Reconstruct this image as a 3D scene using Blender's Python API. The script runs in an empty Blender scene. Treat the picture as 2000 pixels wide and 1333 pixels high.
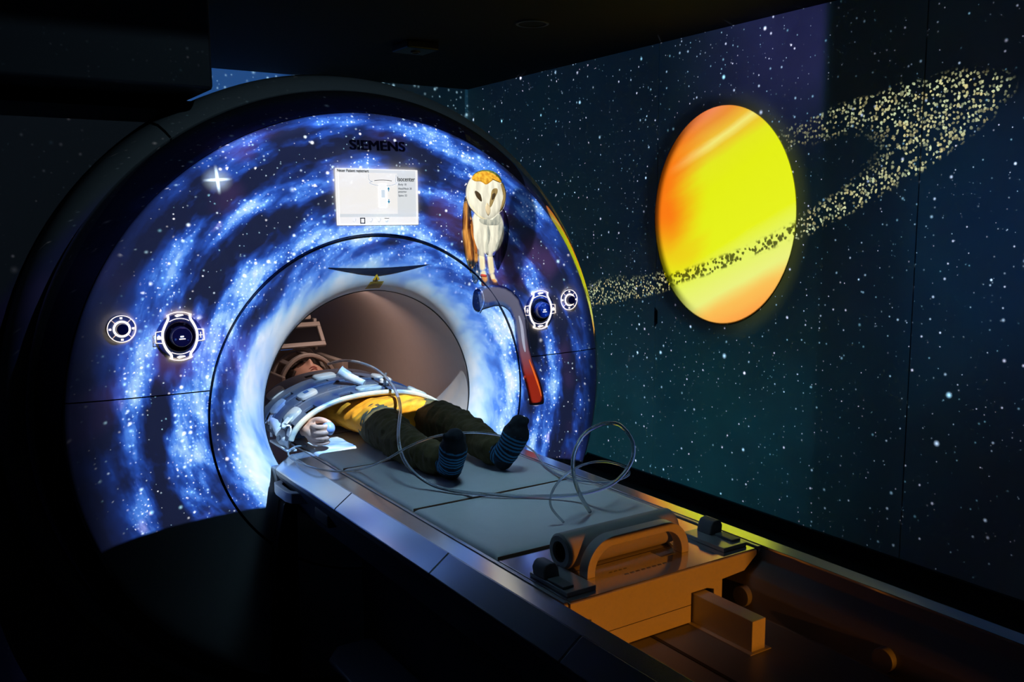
import bpy, bmesh, math, random
from mathutils import Vector, Matrix, noise
random.seed(7)
PI = math.pi
scn = bpy.context.scene
col = scn.collection

# ------------------------------------------------------------------ camera
CAM = Vector((-1.1613, -2.563, 0.5638)); FPX = 1767.58
YAW, PIT, ROL = 0.578, -0.1338, -0.006
fw = Vector((math.sin(YAW)*math.cos(PIT), math.cos(YAW)*math.cos(PIT), math.sin(PIT)))
rt = Vector((math.cos(YAW), -math.sin(YAW), 0)); up = rt.cross(fw)
r2 = rt*math.cos(ROL) + up*math.sin(ROL); u2 = -rt*math.sin(ROL) + up*math.cos(ROL)
cd = bpy.data.cameras.new('camera'); cd.sensor_width = 36; cd.lens = FPX*36/2000
cd.clip_start = 0.02; cd.clip_end = 50
cam = bpy.data.objects.new('camera', cd); col.objects.link(cam)
cam.matrix_world = Matrix(((r2.x, u2.x, -fw.x, CAM.x), (r2.y, u2.y, -fw.y, CAM.y), (r2.z, u2.z, -fw.z, CAM.z), (0, 0, 0, 1)))
scn.camera = cam
def ray(px, py):
    return r2*((px-1000)/FPX) + u2*(-(py-666.5)/FPX) + fw
def at(px, py, axis, val):
    d = ray(px, py); i = 'xyz'.index(axis)
    return CAM + d*((val-CAM[i])/d[i])

# ------------------------------------------------------------------ materials
MATS = {}
def mat(name, color, rough=0.5, metal=0.0, spec=0.5, noise_amt=0.04, noise_scale=40, bump=0.0, bump_scale=200, emit=None, estr=0, trans=0, coat=0):
    if name in MATS: return MATS[name]
    m = bpy.data.materials.new(name); m.use_nodes = True; nt = m.node_tree
    b = nt.nodes['Principled BSDF']; MATS[name] = m
    b.inputs['Roughness'].default_value = rough; b.inputs['Metallic'].default_value = metal
    b.inputs['Specular IOR Level'].default_value = spec
    b.inputs['Transmission Weight'].default_value = trans
    b.inputs['Coat Weight'].default_value = coat
    tc = nt.nodes.new('ShaderNodeTexCoord')
    nz = nt.nodes.new('ShaderNodeTexNoise'); nz.inputs['Scale'].default_value = noise_scale; nz.inputs['Detail'].default_value = 4
    nt.links.new(tc.outputs['Object'], nz.inputs['Vector'])
    mx = nt.nodes.new('ShaderNodeMix'); mx.data_type = 'RGBA'
    c = list(color)
    mx.inputs[6].default_value = [max(0, x*(1-noise_amt)) for x in c] + [1]
    mx.inputs[7].default_value = [min(1, x*(1+noise_amt)) for x in c] + [1]
    nt.links.new(nz.outputs['Fac'], mx.inputs[0]); nt.links.new(mx.outputs[2], b.inputs['Base Color'])
    if bump:
        n2 = nt.nodes.new('ShaderNodeTexNoise'); n2.inputs['Scale'].default_value = bump_scale
        nt.links.new(tc.outputs['Object'], n2.inputs['Vector'])
        bp = nt.nodes.new('ShaderNodeBump'); bp.inputs['Strength'].default_value = bump; bp.inputs['Distance'].default_value = 0.002
        nt.links.new(n2.outputs['Fac'], bp.inputs['Height']); nt.links.new(bp.outputs['Normal'], b.inputs['Normal'])
    if emit:
        b.inputs['Emission Color'].default_value = list(emit)+[1]; b.inputs['Emission Strength'].default_value = estr
    return m
M_COVER = mat('gantry_white_cover', (.72, .72, .74), .38, bump=.03, bump_scale=900)
M_BORE = mat('bore_beige_liner', (.62, .53, .48), .45, bump=.05, bump_scale=900)
M_RIM = mat('rim_black_gloss', (.07, .075, .10), .10, spec=1., coat=1.)
M_HOUS = mat('housing_grey', (.42, .45, .46), .5)
M_SIDE = mat('cabinet_dark_grey', (.10, .10, .12), .6)
M_BLACK = mat('black_gap', (.004, .004, .005), .7)
M_CEIL = mat('ceiling_black', (.003, .003, .0035), .9)
M_FLOOR = mat('floor_vinyl_dark', (.02, .02, .025), .6, noise_amt=.2)
M_WALL = mat('wall_laminate', (.42, .43, .45), .55, spec=.2)
M_BASE = mat('baseboard_black', (.01, .01, .012), .4)
M_TABLE = mat('table_grey_paint', (.62, .63, .66), .22, spec=1., metal=.5, noise_amt=.03, bump=.04, bump_scale=1200)
M_RAIL = mat('rail_satin_metal', (.74, .75, .78), .19, spec=1., metal=.78, noise_amt=.03)
M_TABLED = mat('table_side_grey', (.17, .18, .20), .4, spec=.5)
M_TOP = mat('tabletop_plastic', (.55, .54, .52), .33, spec=.8)
M_CUSH = mat('mattress_grey_vinyl', (.60, .62, .65), .42, spec=.5, bump=.25, bump_scale=35)
M_FOLD = mat('mattress_brown_edge', (.16, .07, .035), .6)
M_KNOB = mat('knob_navy', (.03, .06, .22), .3, coat=.5)
M_KNOBD = mat('knob_plate', (.06, .10, .30), .35)
M_GLOW = mat('backlit_ring_white', (1, .95, .9), .5, emit=(1, .86, .74), estr=1.6)
M_GLOWD = mat('backlit_ring_dim', (.8, .7, .7), .5, emit=(.8, .6, .55), estr=.6)
M_LOGO = mat('lettering_black', (.006, .008, .03), .4)
M_WHITE = mat('white_plastic', (.82, .83, .84), .35)
M_COILG = mat('coil_blue_grey', (.10, .12, .17), .42, bump=.1, bump_scale=300)
M_COILP = mat('coil_pad_white', (.50, .52, .52), .4)
M_COILY = mat('coil_edge_cream', (.62, .60, .48), .4)
M_HEADC = mat('head_coil_beige', (.36, .31, .27), .4)
M_BLUEB = mat('squeeze_ball_blue', (.25, .38, .75), .35)
M_SKIN = mat('skin', (.62, .36, .26), .5, noise_amt=.08)
M_HAIR = mat('hair_dark_brown', (.03, .018, .012), .6, bump=.6, bump_scale=180)
M_YELLOW = mat('warning_yellow', (.80, .42, .02), .5)
M_NAVY = mat('sweater_navy', (.02, .035, .06), .85)

def shirt_mat():
    m = mat('shirt_golden_yellow', (.95, .31, .004), .8, noise_amt=.12, noise_scale=25, bump=.3, bump_scale=400); return m
M_SHIRT = shirt_mat()
M_TROUS = mat('trousers_dark_olive', (.080, .058, .018), .9, noise_amt=.3, noise_scale=30, bump=.4, bump_scale=260)

def sock_mat():
    m = bpy.data.materials.new('sock_striped'); m.use_nodes = True; nt = m.node_tree; b = nt.nodes['Principled BSDF']
    b.inputs['Roughness'].default_value = .9
    tc = nt.nodes.new('ShaderNodeTexCoord'); at_ = nt.nodes.new('ShaderNodeAttribute'); at_.attribute_name = 'along'
    ma = nt.nodes.new('ShaderNodeMath'); ma.operation = 'MULTIPLY'; ma.inputs[1].default_value = 1/0.0105
    fr = nt.nodes.new('ShaderNodeMath'); fr.operation = 'FRACT'
    cr = nt.nodes.new('ShaderNodeValToRGB'); e = cr.color_ramp.elements
    e[0].position = .0; e[0].color = (.006, .012, .03, 1); e[1].position = .42; e[1].color = (.006, .012, .03, 1)
    x = e.new(.50); x.color = (.03, .22, .45, 1); x = e.new(.92); x.color = (.03, .22, .45, 1); x = e.new(1.); x.color = (.006, .012, .03, 1)
    nt.links.new(at_.outputs['Fac'], ma.inputs[0]); nt.links.new(ma.outputs[0], fr.inputs[0]); nt.links.new(fr.outputs[0], cr.inputs[0])
    # toe and heel stay plain dark
    gt = nt.nodes.new('ShaderNodeAttribute'); gt.attribute_name = 'plain'
    mx = nt.nodes.new('ShaderNodeMix'); mx.data_type = 'RGBA'; mx.inputs[7].default_value = (.006, .01, .02, 1)
    nt.links.new(gt.outputs['Fac'], mx.inputs[0]); nt.links.new(cr.outputs[0], mx.inputs[6]); nt.links.new(mx.outputs[2], b.inputs['Base Color'])
    return m
M_SOCK = sock_mat()

def glassy():
    m = mat('clear_tube', (.75, .82, .9), .08, trans=.75, spec=.9, noise_amt=0); m.node_tree.nodes['Principled BSDF'].inputs['IOR'].default_value = 1.35
    return m
M_TUBE = glassy()

# ------------------------------------------------------------------ object helpers
def tag(o, label=None, cat=None, group=None, kind=None):
    if label: o['label'] = label
    if cat: o['category'] = cat
    if group: o['group'] = group
    if kind: o['kind'] = kind
    return o
def empty(name, loc, label=None, cat=None, group=None, kind=None):
    o = bpy.data.objects.new(name, None); col.objects.link(o); o.location = loc; o.empty_display_size = .05
    return tag(o, label, cat, group, kind)
class MB:
    def __init__(s): s.v = []; s.f = []
    def add(s, vs, fs):
        n = len(s.v); s.v += [Vector(p) for p in vs]; s.f += [tuple(i+n for i in f) for f in fs]; return s
    def box(s, lo, hi, mtx=None):
        x0, y0, z0 = lo; x1, y1, z1 = hi
        v = [Vector(p) for p in ((x0,y0,z0),(x1,y0,z0),(x1,y1,z0),(x0,y1,z0),(x0,y0,z1),(x1,y0,z1),(x1,y1,z1),(x0,y1,z1))]
        if mtx: v = [mtx @ p for p in v]
        return s.add(v, [(0,3,2,1),(4,5,6,7),(0,1,5,4),(1,2,6,5),(2,3,7,6),(3,0,4,7)])
    def prism(s, poly, a, b, axis='y', mtx=None):
        # poly = list of 2-D points in the plane across the axis
        def P(p, t):
            if axis == 'y': return Vector((p[0], t, p[1]))
            if axis == 'x': return Vector((t, p[0], p[1]))
            return Vector((p[0], p[1], t))
        n = len(poly); v = [P(p, a) for p in poly] + [P(p, b) for p in poly]
        if mtx: v = [mtx @ p for p in v]
        return s.add(v, [tuple(range(n)), tuple(range(2*n-1, n-1, -1))] + [(i, i+n, (i+1) % n+n, (i+1) % n) for i in range(n)])
    def tube(s, pts, rad, n=12, caps=True, flat=None):
        pts = [Vector(p) for p in pts]; m = len(pts)
        rads = rad if isinstance(rad, (list, tuple)) else [rad]*m
        tang = [(pts[min(i+1, m-1)]-pts[max(i-1, 0)]).normalized() for i in range(m)]
        ref = Vector((0, 0, 1)) if abs(tang[0].z) < .9 else Vector((1, 0, 0))
        nrm = (ref - tang[0]*ref.dot(tang[0])).normalized(); V = []
        for i in range(m):
            nrm = (nrm - tang[i]*nrm.dot(tang[i])).normalized(); bn = tang[i].cross(nrm)
            for k in range(n):
                a = 2*PI*k/n; V.append(pts[i] + (nrm*math.cos(a) + bn*math.sin(a))*rads[i])
        F = [(i*n+k, i*n+(k+1) % n, (i+1)*n+(k+1) % n, (i+1)*n+k) for i in range(m-1) for k in range(n)]
        if caps: F += [tuple(range(n-1, -1, -1)), tuple(range((m-1)*n, m*n))]
        return s.add(V, F)
    def ell(s, c, r, nu=20, nv=12, fn=None):
        V = []; c = Vector(c)
        for j in range(1, nv):
            for i in range(nu):
                th = PI*j/nv; ph = 2*PI*i/nu
                d = Vector((math.sin(th)*math.cos(ph), math.sin(th)*math.sin(ph), math.cos(th)))
                V.append(c + Vector((d.x*r[0], d.y*r[1], d.z*r[2])))
        V += [c+Vector((0, 0, r[2])), c-Vector((0, 0, r[2]))]; T = len(V)-2
        F = [(j*nu+i, (j+1)*nu+i, (j+1)*nu+(i+1) % nu, j*nu+(i+1) % nu) for j in range(nv-2) for i in range(nu)]
        F += [(T, i, (i+1) % nu) for i in range(nu)] + [(T+1, (nv-2)*nu+(i+1) % nu, (nv-2)*nu+i) for i in range(nu)]
        if fn: V = [fn(p) for p in V]
        return s.add(V, F)
    def lathe(s, prof, n=160, a0=0., a1=2*PI, closed=True):
        # revolve (radius, y) about the scanner axis (y)
        m = len(prof); full = closed and abs(a1-a0-2*PI) < 1e-6; k = n if full else n+1; V = []
        for i in range(k):
            a = a0+(a1-a0)*i/n
            for r, y in prof: V.append(Vector((r*math.cos(a), y, r*math.sin(a))))
        F = []
        for i in range(n):
            j = (i+1) % k
            for q in range(m-1): F.append((i*m+q, j*m+q, j*m+q+1, i*m+q+1))
        return s.add(V, F)
    def build(s, name, m, parent=None, smooth=True, bevel=0, seg=2, angle=35, solid=0, loc=None):
        me = bpy.data.meshes.new(name); off = Vector((0, 0, 0))
        if parent is not None: off = parent.matrix_world.translation if False else Vector(WORLD.get(parent.name, (0, 0, 0)))
        me.from_pydata([p-off for p in s.v], [], s.f); me.validate(); me.materials.append(m)
        bm = bmesh.new(); bm.from_mesh(me); bmesh.ops.recalc_face_normals(bm, faces=bm.faces); bm.to_mesh(me); bm.free()
        o = bpy.data.objects.new(name, me); col.objects.link(o)
        if parent is not None: o.parent = parent; WORLD[o.name] = tuple(off)
        else: WORLD[o.name] = (0, 0, 0)
        if smooth:
            for p in me.polygons: p.use_smooth = True
        if solid:
            md = o.modifiers.new('solid', 'SOLIDIFY'); md.thickness = solid; md.offset = 0
        if bevel:
            md = o.modifiers.new('bevel', 'BEVEL'); md.width = bevel; md.segments = seg; md.limit_method = 'ANGLE'; md.angle_limit = math.radians(angle)
        if smooth and not bevel:
            try: me.set_sharp_from_angle(angle=math.radians(angle))
            except Exception: pass
        elif bevel:
            md = o.modifiers.new('wn', 'WEIGHTED_NORMAL'); md.keep_sharp = True
        return o
WORLD = {}
def thing(name, loc, label, cat, group=None, kind=None):
    o = empty(name, loc, label, cat, group, kind); WORLD[o.name] = tuple(loc); return o
def catmull(P, n=8, closed=False):
    P = [Vector(p) for p in P]; out = []; m = len(P)
    R = range(m) if closed else range(m-1)
    for i in R:
        if closed: a, b, c, d = P[i-1], P[i], P[(i+1) % m], P[(i+2) % m]
        else: a, b, c, d = P[max(i-1, 0)], P[i], P[i+1], P[min(i+2, m-1)]
        for k in range(n):
            t = k/n; out.append(.5*((2*b)+(-a+c)*t+(2*a-5*b+4*c-d)*t*t+(-a+3*b-3*c+d)*t**3))
    if not closed: out.append(P[-1])
    return out
def eval_mesh(o):
    dg = bpy.context.evaluated_depsgraph_get(); dg.update()
    me = bpy.data.meshes.new_from_object(o.evaluated_get(dg)); bpy.data.objects.remove(o, do_unlink=True); return me
def text(name, body, loc, size, m, parent, width=None, bold=0.0, sub_y=1.0, depth=.0004, align='LEFT', conform=False, embolden=0):
    cu = bpy.data.curves.new(name, 'FONT'); cu.body = body; cu.size = size; cu.offset = bold; cu.extrude = depth; cu.align_x = align
    o = bpy.data.objects.new(name, cu); col.objects.link(o); me = eval_mesh(o); me.name = name
    if embolden:
        bm = bmesh.new(); bm.from_mesh(me); base = list(bm.verts)+list(bm.edges)+list(bm.faces)
        for k_, dx in enumerate((-embolden, -embolden*.5, embolden*.5, embolden)):
            g = bmesh.ops.duplicate(bm, geom=base)['geom']
            for v in g:
                if isinstance(v, bmesh.types.BMVert): v.co.x += dx; v.co.z += .00008*(k_+1)
        bm.to_mesh(me); bm.free()
    xs = [v.co.x for v in me.vertices]; w = max(xs)-min(xs); sx = (width/w) if width else 1
    off = Vector(WORLD.get(parent.name, (0, 0, 0)))
    for v in me.vertices:
        p = v.co; q_ = Vector((loc[0]+p.x*sx, loc[1]-p.z, loc[2]+p.y*sub_y))
        if conform: q_.y = yface(math.hypot(q_.x, q_.z))-.0014-p.z
        v.co = q_ - off
    me.materials.clear(); me.materials.append(m)
    o = bpy.data.objects.new(name, me); col.objects.link(o); o.parent = parent; WORLD[o.name] = tuple(off); return o
def remesh(mb, voxel, m, name, parent, smooth_it=3, disp=None, shrink=0):
    me = bpy.data.meshes.new('tmp'); me.from_pydata(mb.v, [], mb.f); me.validate()
    bm = bmesh.new(); bm.from_mesh(me); bmesh.ops.recalc_face_normals(bm, faces=bm.faces); bm.to_mesh(me); bm.free()
    o = bpy.data.objects.new('tmp', me); col.objects.link(o)
    md = o.modifiers.new('r', 'REMESH'); md.mode = 'VOXEL'; md.voxel_size = voxel; md.adaptivity = 0
    md = o.modifiers.new('s', 'SMOOTH'); md.iterations = smooth_it; md.factor = .5
    me = eval_mesh(o); me.name = name
    if disp:
        nr = [v.normal.copy() for v in me.vertices]
        for v, n_ in zip(me.vertices, nr): v.co = v.co + n_*disp(v.co.copy())
    off = Vector(WORLD.get(parent.name, (0, 0, 0))) if parent else Vector((0, 0, 0))
    for v in me.vertices: v.co = v.co-off
    me.materials.clear(); me.materials.append(m)
    for p in me.polygons: p.use_smooth = True
    o = bpy.data.objects.new(name, me); col.objects.link(o)
    if parent: o.parent = parent
    WORLD[o.name] = tuple(off); return o

# ------------------------------------------------------------------ room
W = 2.49; ZC = 1.56; ZF = -1.07; YB = 3.64
def struct(o): o['kind'] = 'structure'; return o
struct(MB().box((-3.2, -4.6, ZF-.1), (W+.1, YB+.1, ZF)).build('floor', M_FLOOR, smooth=False))
struct(MB().box((-3.2, -4.6, ZC), (W+.1, YB+.1, ZC+.1)).build('ceiling', M_CEIL, smooth=False))
# right wall with real grooves between its laminate panels
wm = MB(); cuts = [-4.6, -2.0, -0.2, 1.467, 3.115, YB+.1]
for a, b in zip(cuts[:-1], cuts[1:]): wm.box((W, a+.003, ZF), (W+.1, b-.003, ZC))
wm.box((W+.008, -4.6, ZF), (W+.1, YB+.1, ZC))
struct(wm.build('wall_right', M_WALL, smooth=False))
struct(MB().box((-3.2, YB, ZF), (W+.1, YB+.1, ZC)).build('wall_back', M_WALL, smooth=False))
struct(MB().box((-3.3, -4.6, ZF), (-3.2, YB+.1, ZC)).build('wall_left', M_SIDE, smooth=False))
struct(MB().box((-3.2, -4.7, ZF), (W+.1, -4.6, ZC)).build('wall_front', M_SIDE, smooth=False))
struct(MB().box((W-.02, -4.6, ZF), (W, YB, -.985)).build('baseboard_right', M_BASE, bevel=.004))
struct(MB().box((-3.2, YB-.02, ZF), (W-.02, YB, -.985)).build('baseboard_back', M_BASE, bevel=.004))
hp = thing('door_pull', (W, 1.459, 0), 'short black recessed pull set in the panel groove under the yellow planet', 'door pull')
MB().prism([(1.446, .02), (1.472, .04), (1.472, -.075), (1.446, -.055)], W-.006, W-.001, 'x').build('recess_frame', M_BASE, hp, bevel=.002)
MB().box((W-.012, 1.454, -.05), (W-.0055, 1.465, .02)).build('grip', M_BLACK, hp, bevel=.002)
dl = thing('downlight', (1.56, 1.40, ZC), 'round unlit recessed downlight ring in the black ceiling', 'ceiling light')
def ringz(c, ro, ri, z0, z1, n=48):
    mb = MB(); V = []
    for i in range(n):
        a = 2*PI*i/n; ca, sa = math.cos(a), math.sin(a)
        for r, z in ((ro, z1), (ro, z0), (ri, z0), (ri, z1)): V.append((c[0]+r*ca, c[1]+r*sa, z))
    F = [(i*4+q, ((i+1) % n)*4+q, ((i+1) % n)*4+(q+1) % 4, i*4+(q+1) % 4) for i in range(n) for q in range(4)]
    return mb.add(V, F)
ringz((1.56, 1.40), .085, .072, ZC-.008, ZC-.0005).build('trim_ring', mat('downlight_trim', (.25, .22, .18), .3, metal=.6), dl)
ringz((1.56, 1.40), .071, .002, ZC-.003, ZC-.0005).build('lamp_face', M_BLACK, dl)

# dark cabinets left of the scanner
c1 = thing('wall_cabinet', (-1.8, .1, .92), 'dark grey ceiling-high cabinet box hanging over the scanner at upper left', 'cabinet')
MB().box((-3.19, .06, .925), (-.437, 1.7, ZC-.002)).build('cabinet_body', mat('cabinet_charcoal', (.05, .06, .075), .55), c1, bevel=.012)
SH = [(-3.19, ZF+.001), (-3.19, .885), (-.52, .885)]
a0_, a1_ = math.atan2(.885, -.52), math.atan2(ZF+.02, -.2)+2*PI
SH += [(1.03*math.cos(a0_+(a1_-a0_)*i/48), max(ZF+.001, 1.03*math.sin(a0_+(a1_-a0_)*i/48))) for i in range(49)]
SH += [(-.2, ZF+.001)]

# ------------------------------------------------------------------ scanner
R3, R2, R1 = .882, .5205, .35
FP = [(.35, .016), (.352, .012), (.358, .002), (.368, -.008), (.385, -.018), (.41, -.027), (.45, -.034), (.49, -.036), (.517, -.0355)]
FO = [(.524, -.0355), (.60, -.034), (.70, -.029), (.78, -.021), (.84, -.012), (.868, -.006), (.878, -.001), (.882, .006), (.882, .02)]
def yface(r):
    P = FP+FO
    if r <= P[0][0]: return P[0][1]
    for (a, b), (c_, d) in zip(P[:-1], P[1:]):
        if a <= r <= c_: return b+(d-b)*(r-a)/(c_-a)
    return .01
sc = thing('mri_scanner', (0, 0, ZF), 'large round white MRI scanner with a galaxy projected on its front ring', 'MRI scanner')
MB().prism(SH, .22, 1.7, 'y').build('side_cover', mat('panel_dark', (.17, .17, .20), .55), sc, bevel=.004, angle=50)
MB().box((-3.19, .30, .887), (-.437, 1.6, .922)).build('shadow_gap', M_BLACK, sc, smooth=False)
MB().lathe(FP, 180).build('bore_funnel', M_COVER, sc, solid=0)
ZS = .097
for nm, up_ in (('upper_front_cover', True), ('lower_front_cover', False)):
    mb = MB(); V = []; n = 140; prof = FO
    for i in range(n+1):
        for r, y in prof:
            if up_: a = math.asin((ZS+.0016)/r); b = PI-a
            else: b = 2*PI+math.asin((ZS-.0016)/r); a = PI-math.asin((ZS-.0016)/r)
            t = a+(b-a)*i/n; V.append((r*math.cos(t), y, r*math.sin(t)))
    m_ = len(prof); F = [(i*m_+q, (i+1)*m_+q, (i+1)*m_+q+1, i*m_+q+1) for i in range(n) for q in range(m_-1)]
    mb.add(V, F).build(nm, M_COVER, sc)
MB().lathe([(.512, -.030), (.53, -.030), (.60, -.026), (.78, -.012), (.86, .004), (.879, .015)], 160).build('cover_backing', M_BLACK, sc)
MB().lathe([(.35, .020), (.3455, .06), (.344, .3), (.344, 1.69)], 128).build('bore_liner', M_BORE, sc)
MB().lathe([(.349, .0165), (.3465, .0185), (.349, .021)], 128).build('bore_edge_ring', M_BLACK, sc)
MB().lathe([(.884, .008), (.900, .022), (.920, .043), (.940, .066), (.955, .090), (.962, .115), (.963, .135)], 180).build('black_rim', M_RIM, sc)
MB().lathe([(.963, .135), (.985, .145), (1.008, .17), (1.02, .215), (1.022, .30), (1.022, 1.69), (.34, 1.695)], 180).build('housing_ring', M_HOUS, sc)
# groove of the housing at upper left
gm = MB(); ga = math.atan2(.80, -.545)
gm.lathe([(.9640, .1345), (.986, .1440), (1.0095, .1695), (1.0215, .2148), (1.0235, .30)], 2, ga-.003, ga+.003, closed=False).build('housing_seam', M_BLACK, sc)
# gantry foot columns under the table
for s in (-1, 1):
    MB().prism([(s*.29, -.24), (s*.33, -.25), (s*.345, -.32), (s*.365, -.42), (s*.375, ZF+.002), (s*.30, ZF+.002)], -.075, .0, 'y').build('foot_column', mat('column_black', (.02, .02, .024), .4), sc, bevel=.006)
# lettering and laser window
def fy(x, z, e=.0012): return yface(math.hypot(x, z))-e
text('maker_lettering', 'SIEMENS', (-.072, fy(.02, .79), .772), .041, M_LOGO, sc, width=.183, bold=0, conform=True, embolden=.0016)
def decal(name, quad, m, parent, e=.0016, n=10, mtop=None):
    (a, b, c_, d) = quad; V = []
    for j in range(n+1):
        for i in range(n+1):
            u, v = i/n, j/n; x = (a[0]*(1-u)+b[0]*u)*(1-v)+(d[0]*(1-u)+c_[0]*u)*v; z = (a[1]*(1-u)+b[1]*u)*(1-v)+(d[1]*(1-u)+c_[1]*u)*v
            V.append((x, yface(max(.352, math.hypot(x, z)))-e, z))
    return MB().add(V, [(j*(n+1)+i, j*(n+1)+i+1, (j+1)*(n+1)+i+1, (j+1)*(n+1)+i) for j in range(n) for i in range(n)]).build(name, m, parent)
lw = MB(); V = []; nW = 60
for i in range(nW+1):
    t = i/nW; x = -.156+.342*t; zt_ = .4262-.0065*math.sin(PI*t)+.0 if True else 0; zb_ = zt_-.0005-.0235*max(0, 1-abs(2*t-.96)**1.25)
    for k in range(6):
        z = zb_+(zt_-zb_)*k/5; V.append((x, yface(math.hypot(x, z))-.0014, z))
lw.add(V, [(i*6+k, (i+1)*6+k, (i+1)*6+k+1, i*6+k+1) for i in range(nW) for k in range(5)]).build('laser_window', mat('laser_window_dark', (.03, .028, .04), .3), sc)
decal('warning_triangle', [(-.0095, .3815), (.0155, .3825), (.0035, .4010), (.0030, .4010)], M_YELLOW, sc, .0030)
decal('warning_symbol', [(.0005, .3835), (.0060, .3837), (.0036, .3925), (.0030, .3925)], M_LOGO, sc, .0040)
lb = decal('warning_label', [(-.024, .3540), (.024, .3555), (.031, .3775), (-.014, .3775)], mat('label_amber', (.42, .27, .03), .5), sc, .0018)
for k in range(4):
    zz = .3585+k*.0048; decal('label_print', [(-.017+k*.002, zz), (.019+k*.002, zz+.0005), (.019+k*.002, zz+.0017), (-.017+k*.002, zz+.0012)], M_LOGO, lb, .0026)
# speaker of small holes in the bore edge
MB().ell((-.105, .06, .327), (.008, .004, .003)).build('bore_sensor', M_BLACK, sc)

# display
DX0, DX1, DZ0, DZ1 = -.1245, .1435, .549, .7155
dy = yface(.60)-.004
dsp = MB().box((DX0, dy, DZ0), (DX1, dy+.006, DZ1)).build('display', mat('screen_frame_white', (.85, .85, .85), .4, emit=(1, .98, .95), estr=.92), sc, bevel=.002)
def panel(name, x0, x1, z0, z1, c, s=1., lay=1):
    X = lambda u: DX0+(DX1-DX0)*u; Z = lambda v: DZ0+(DZ1-DZ0)*v
    y = dy-.0004*lay
    m = mat('screen_%s' % name, c, .5, emit=c, estr=s*1.22)
    return MB().add([(X(x0), y, Z(z0)), (X(x1), y, Z(z0)), (X(x1), y, Z(z1)), (X(x0), y, Z(z1))], [(0, 1, 2, 3)]).build(name, m, dsp, smooth=False)
panel('screen_area', .03, .735, .20, .93, (.86, .84, .81), .85)
panel('screen_header', .03, .97, .93, .985, (.74, .77, .80), .8)
panel('screen_sidebar', .735, .97, .20, .93, (.73, .76, .78), .8)
panel('screen_status_bar', .03, .97, .145, .20, (.70, .74, .76), .8)
panel('screen_icon_bar', .03, .97, .02, .145, (.88, .86, .84), .85)
X = lambda u: DX0+(DX1-DX0)*u
Z = lambda v: DZ0+(DZ1-DZ0)*v
M_INK = mat('screen_ink', (.02, .025, .03), .5); M_INK2 = mat('screen_ink_grey', (.14, .19, .26), .5); M_CYAN = mat('screen_cyan', (.02, .35, .65), .5, emit=(.02, .4, .7), estr=.5)
M_PALE = mat('screen_pale_blue', (.40, .50, .62), .5, emit=(.45, .56, .70), estr=.45)
yt = dy-.0012
text('display_text', 'Neuer Patient registriert', (X(.012), yt, Z(.935)), .0118, M_INK, dsp, width=.100, bold=.0002)
text('display_text', 'Isocenter', (X(.735), yt, Z(.79)), .0195, M_INK, dsp, width=.059, bold=.0002)
for k, (s, w_) in enumerate((('Body 18', .027), ('Head/Neck 20', .045), ('posterior', .028), ('Spine 32', .029))):
    text('display_text', s, (X(.745), yt, Z((.715, .64, .585, .515)[k])), .009, M_INK2, dsp, width=w_)
def outline(pts, wd, closed=True, y=yt):
    mb = MB(); P = [Vector((X(u), y, Z(v))) for u, v in pts]; n = len(P)
    for i in range(n if closed else n-1):
        a, b = P[i], P[(i+1) % n]; d = (b-a).normalized(); q = Vector((d.z, 0, -d.x))*wd/2
        mb.add([a+q-d*wd/2, b+q+d*wd/2, b-q+d*wd/2, a-q-d*wd/2], [(0, 1, 2, 3)])
    return mb
el = lambda cx, cy, rx, ry, a0, a1, n=24: [(cx+rx*math.cos(a0+(a1-a0)*i/n), cy+ry*math.sin(a0+(a1-a0)*i/n)) for i in range(n+1)]
outline([(.385, .90), (.385, .82), (.40, .79), (.43, .775)]+el(.56, .76, .165, .055, PI, 2*PI)+[(.71, .79), (.72, .86), (.72, .90)], .0012, False).build('scanner_drawing', M_PALE, dsp, smooth=False)
outline(el(.56, .775, .13, .03, .2*PI, .8*PI), .0016, False).build('scanner_drawing', M_INK2, dsp, smooth=False)
panel('drawing_table', .505, .60, .32, .735, (.93, .93, .93), .85, 4)
outline([(.53, .34), (.53, .64), (.54, .67), (.57, .67), (.58, .64), (.58, .34)], .0008, True).build('patient_drawing', M_PALE, dsp, smooth=False)
panel('drawing_highlight', .533, .577, .49, .63, (.66, .76, .86), .8, 5)
for v, s in ((.64, 1), (.43, -1)):
    c_ = .625
    MB().add([(X(c_-.016), yt, Z(v)), (X(c_+.016), yt, Z(v)), (X(c_), yt, Z(v+s*.045)), (X(c_-.005), yt, Z(v)), (X(c_+.005), yt, Z(v)), (X(c_+.005), yt, Z(v-s*.035)), (X(c_-.005), yt, Z(v-s*.035))], [(0, 1, 2), (3, 4, 5, 6)]).build('arrow_icon', M_CYAN, dsp, smooth=False)
outline([(.275, .035), (.275, .125), (.325, .125), (.325, .035)], .0028).build('menu_icon', M_INK2, dsp, smooth=False)
for u in (.20, .40, .50):
    outline([(u-.015, .07), (u, .05), (u+.02, .10), (u+.01, .12)], .001, False).build('menu_icon', M_PALE, dsp, smooth=False)
outline([(.57, .12), (.62, .12)], .0016, False).build('menu_icon', M_INK2, dsp, smooth=False)
outline([(.58, .07), (.595, .05), (.61, .08)], .001, False).build('menu_icon', M_CYAN, dsp, smooth=False)

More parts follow.
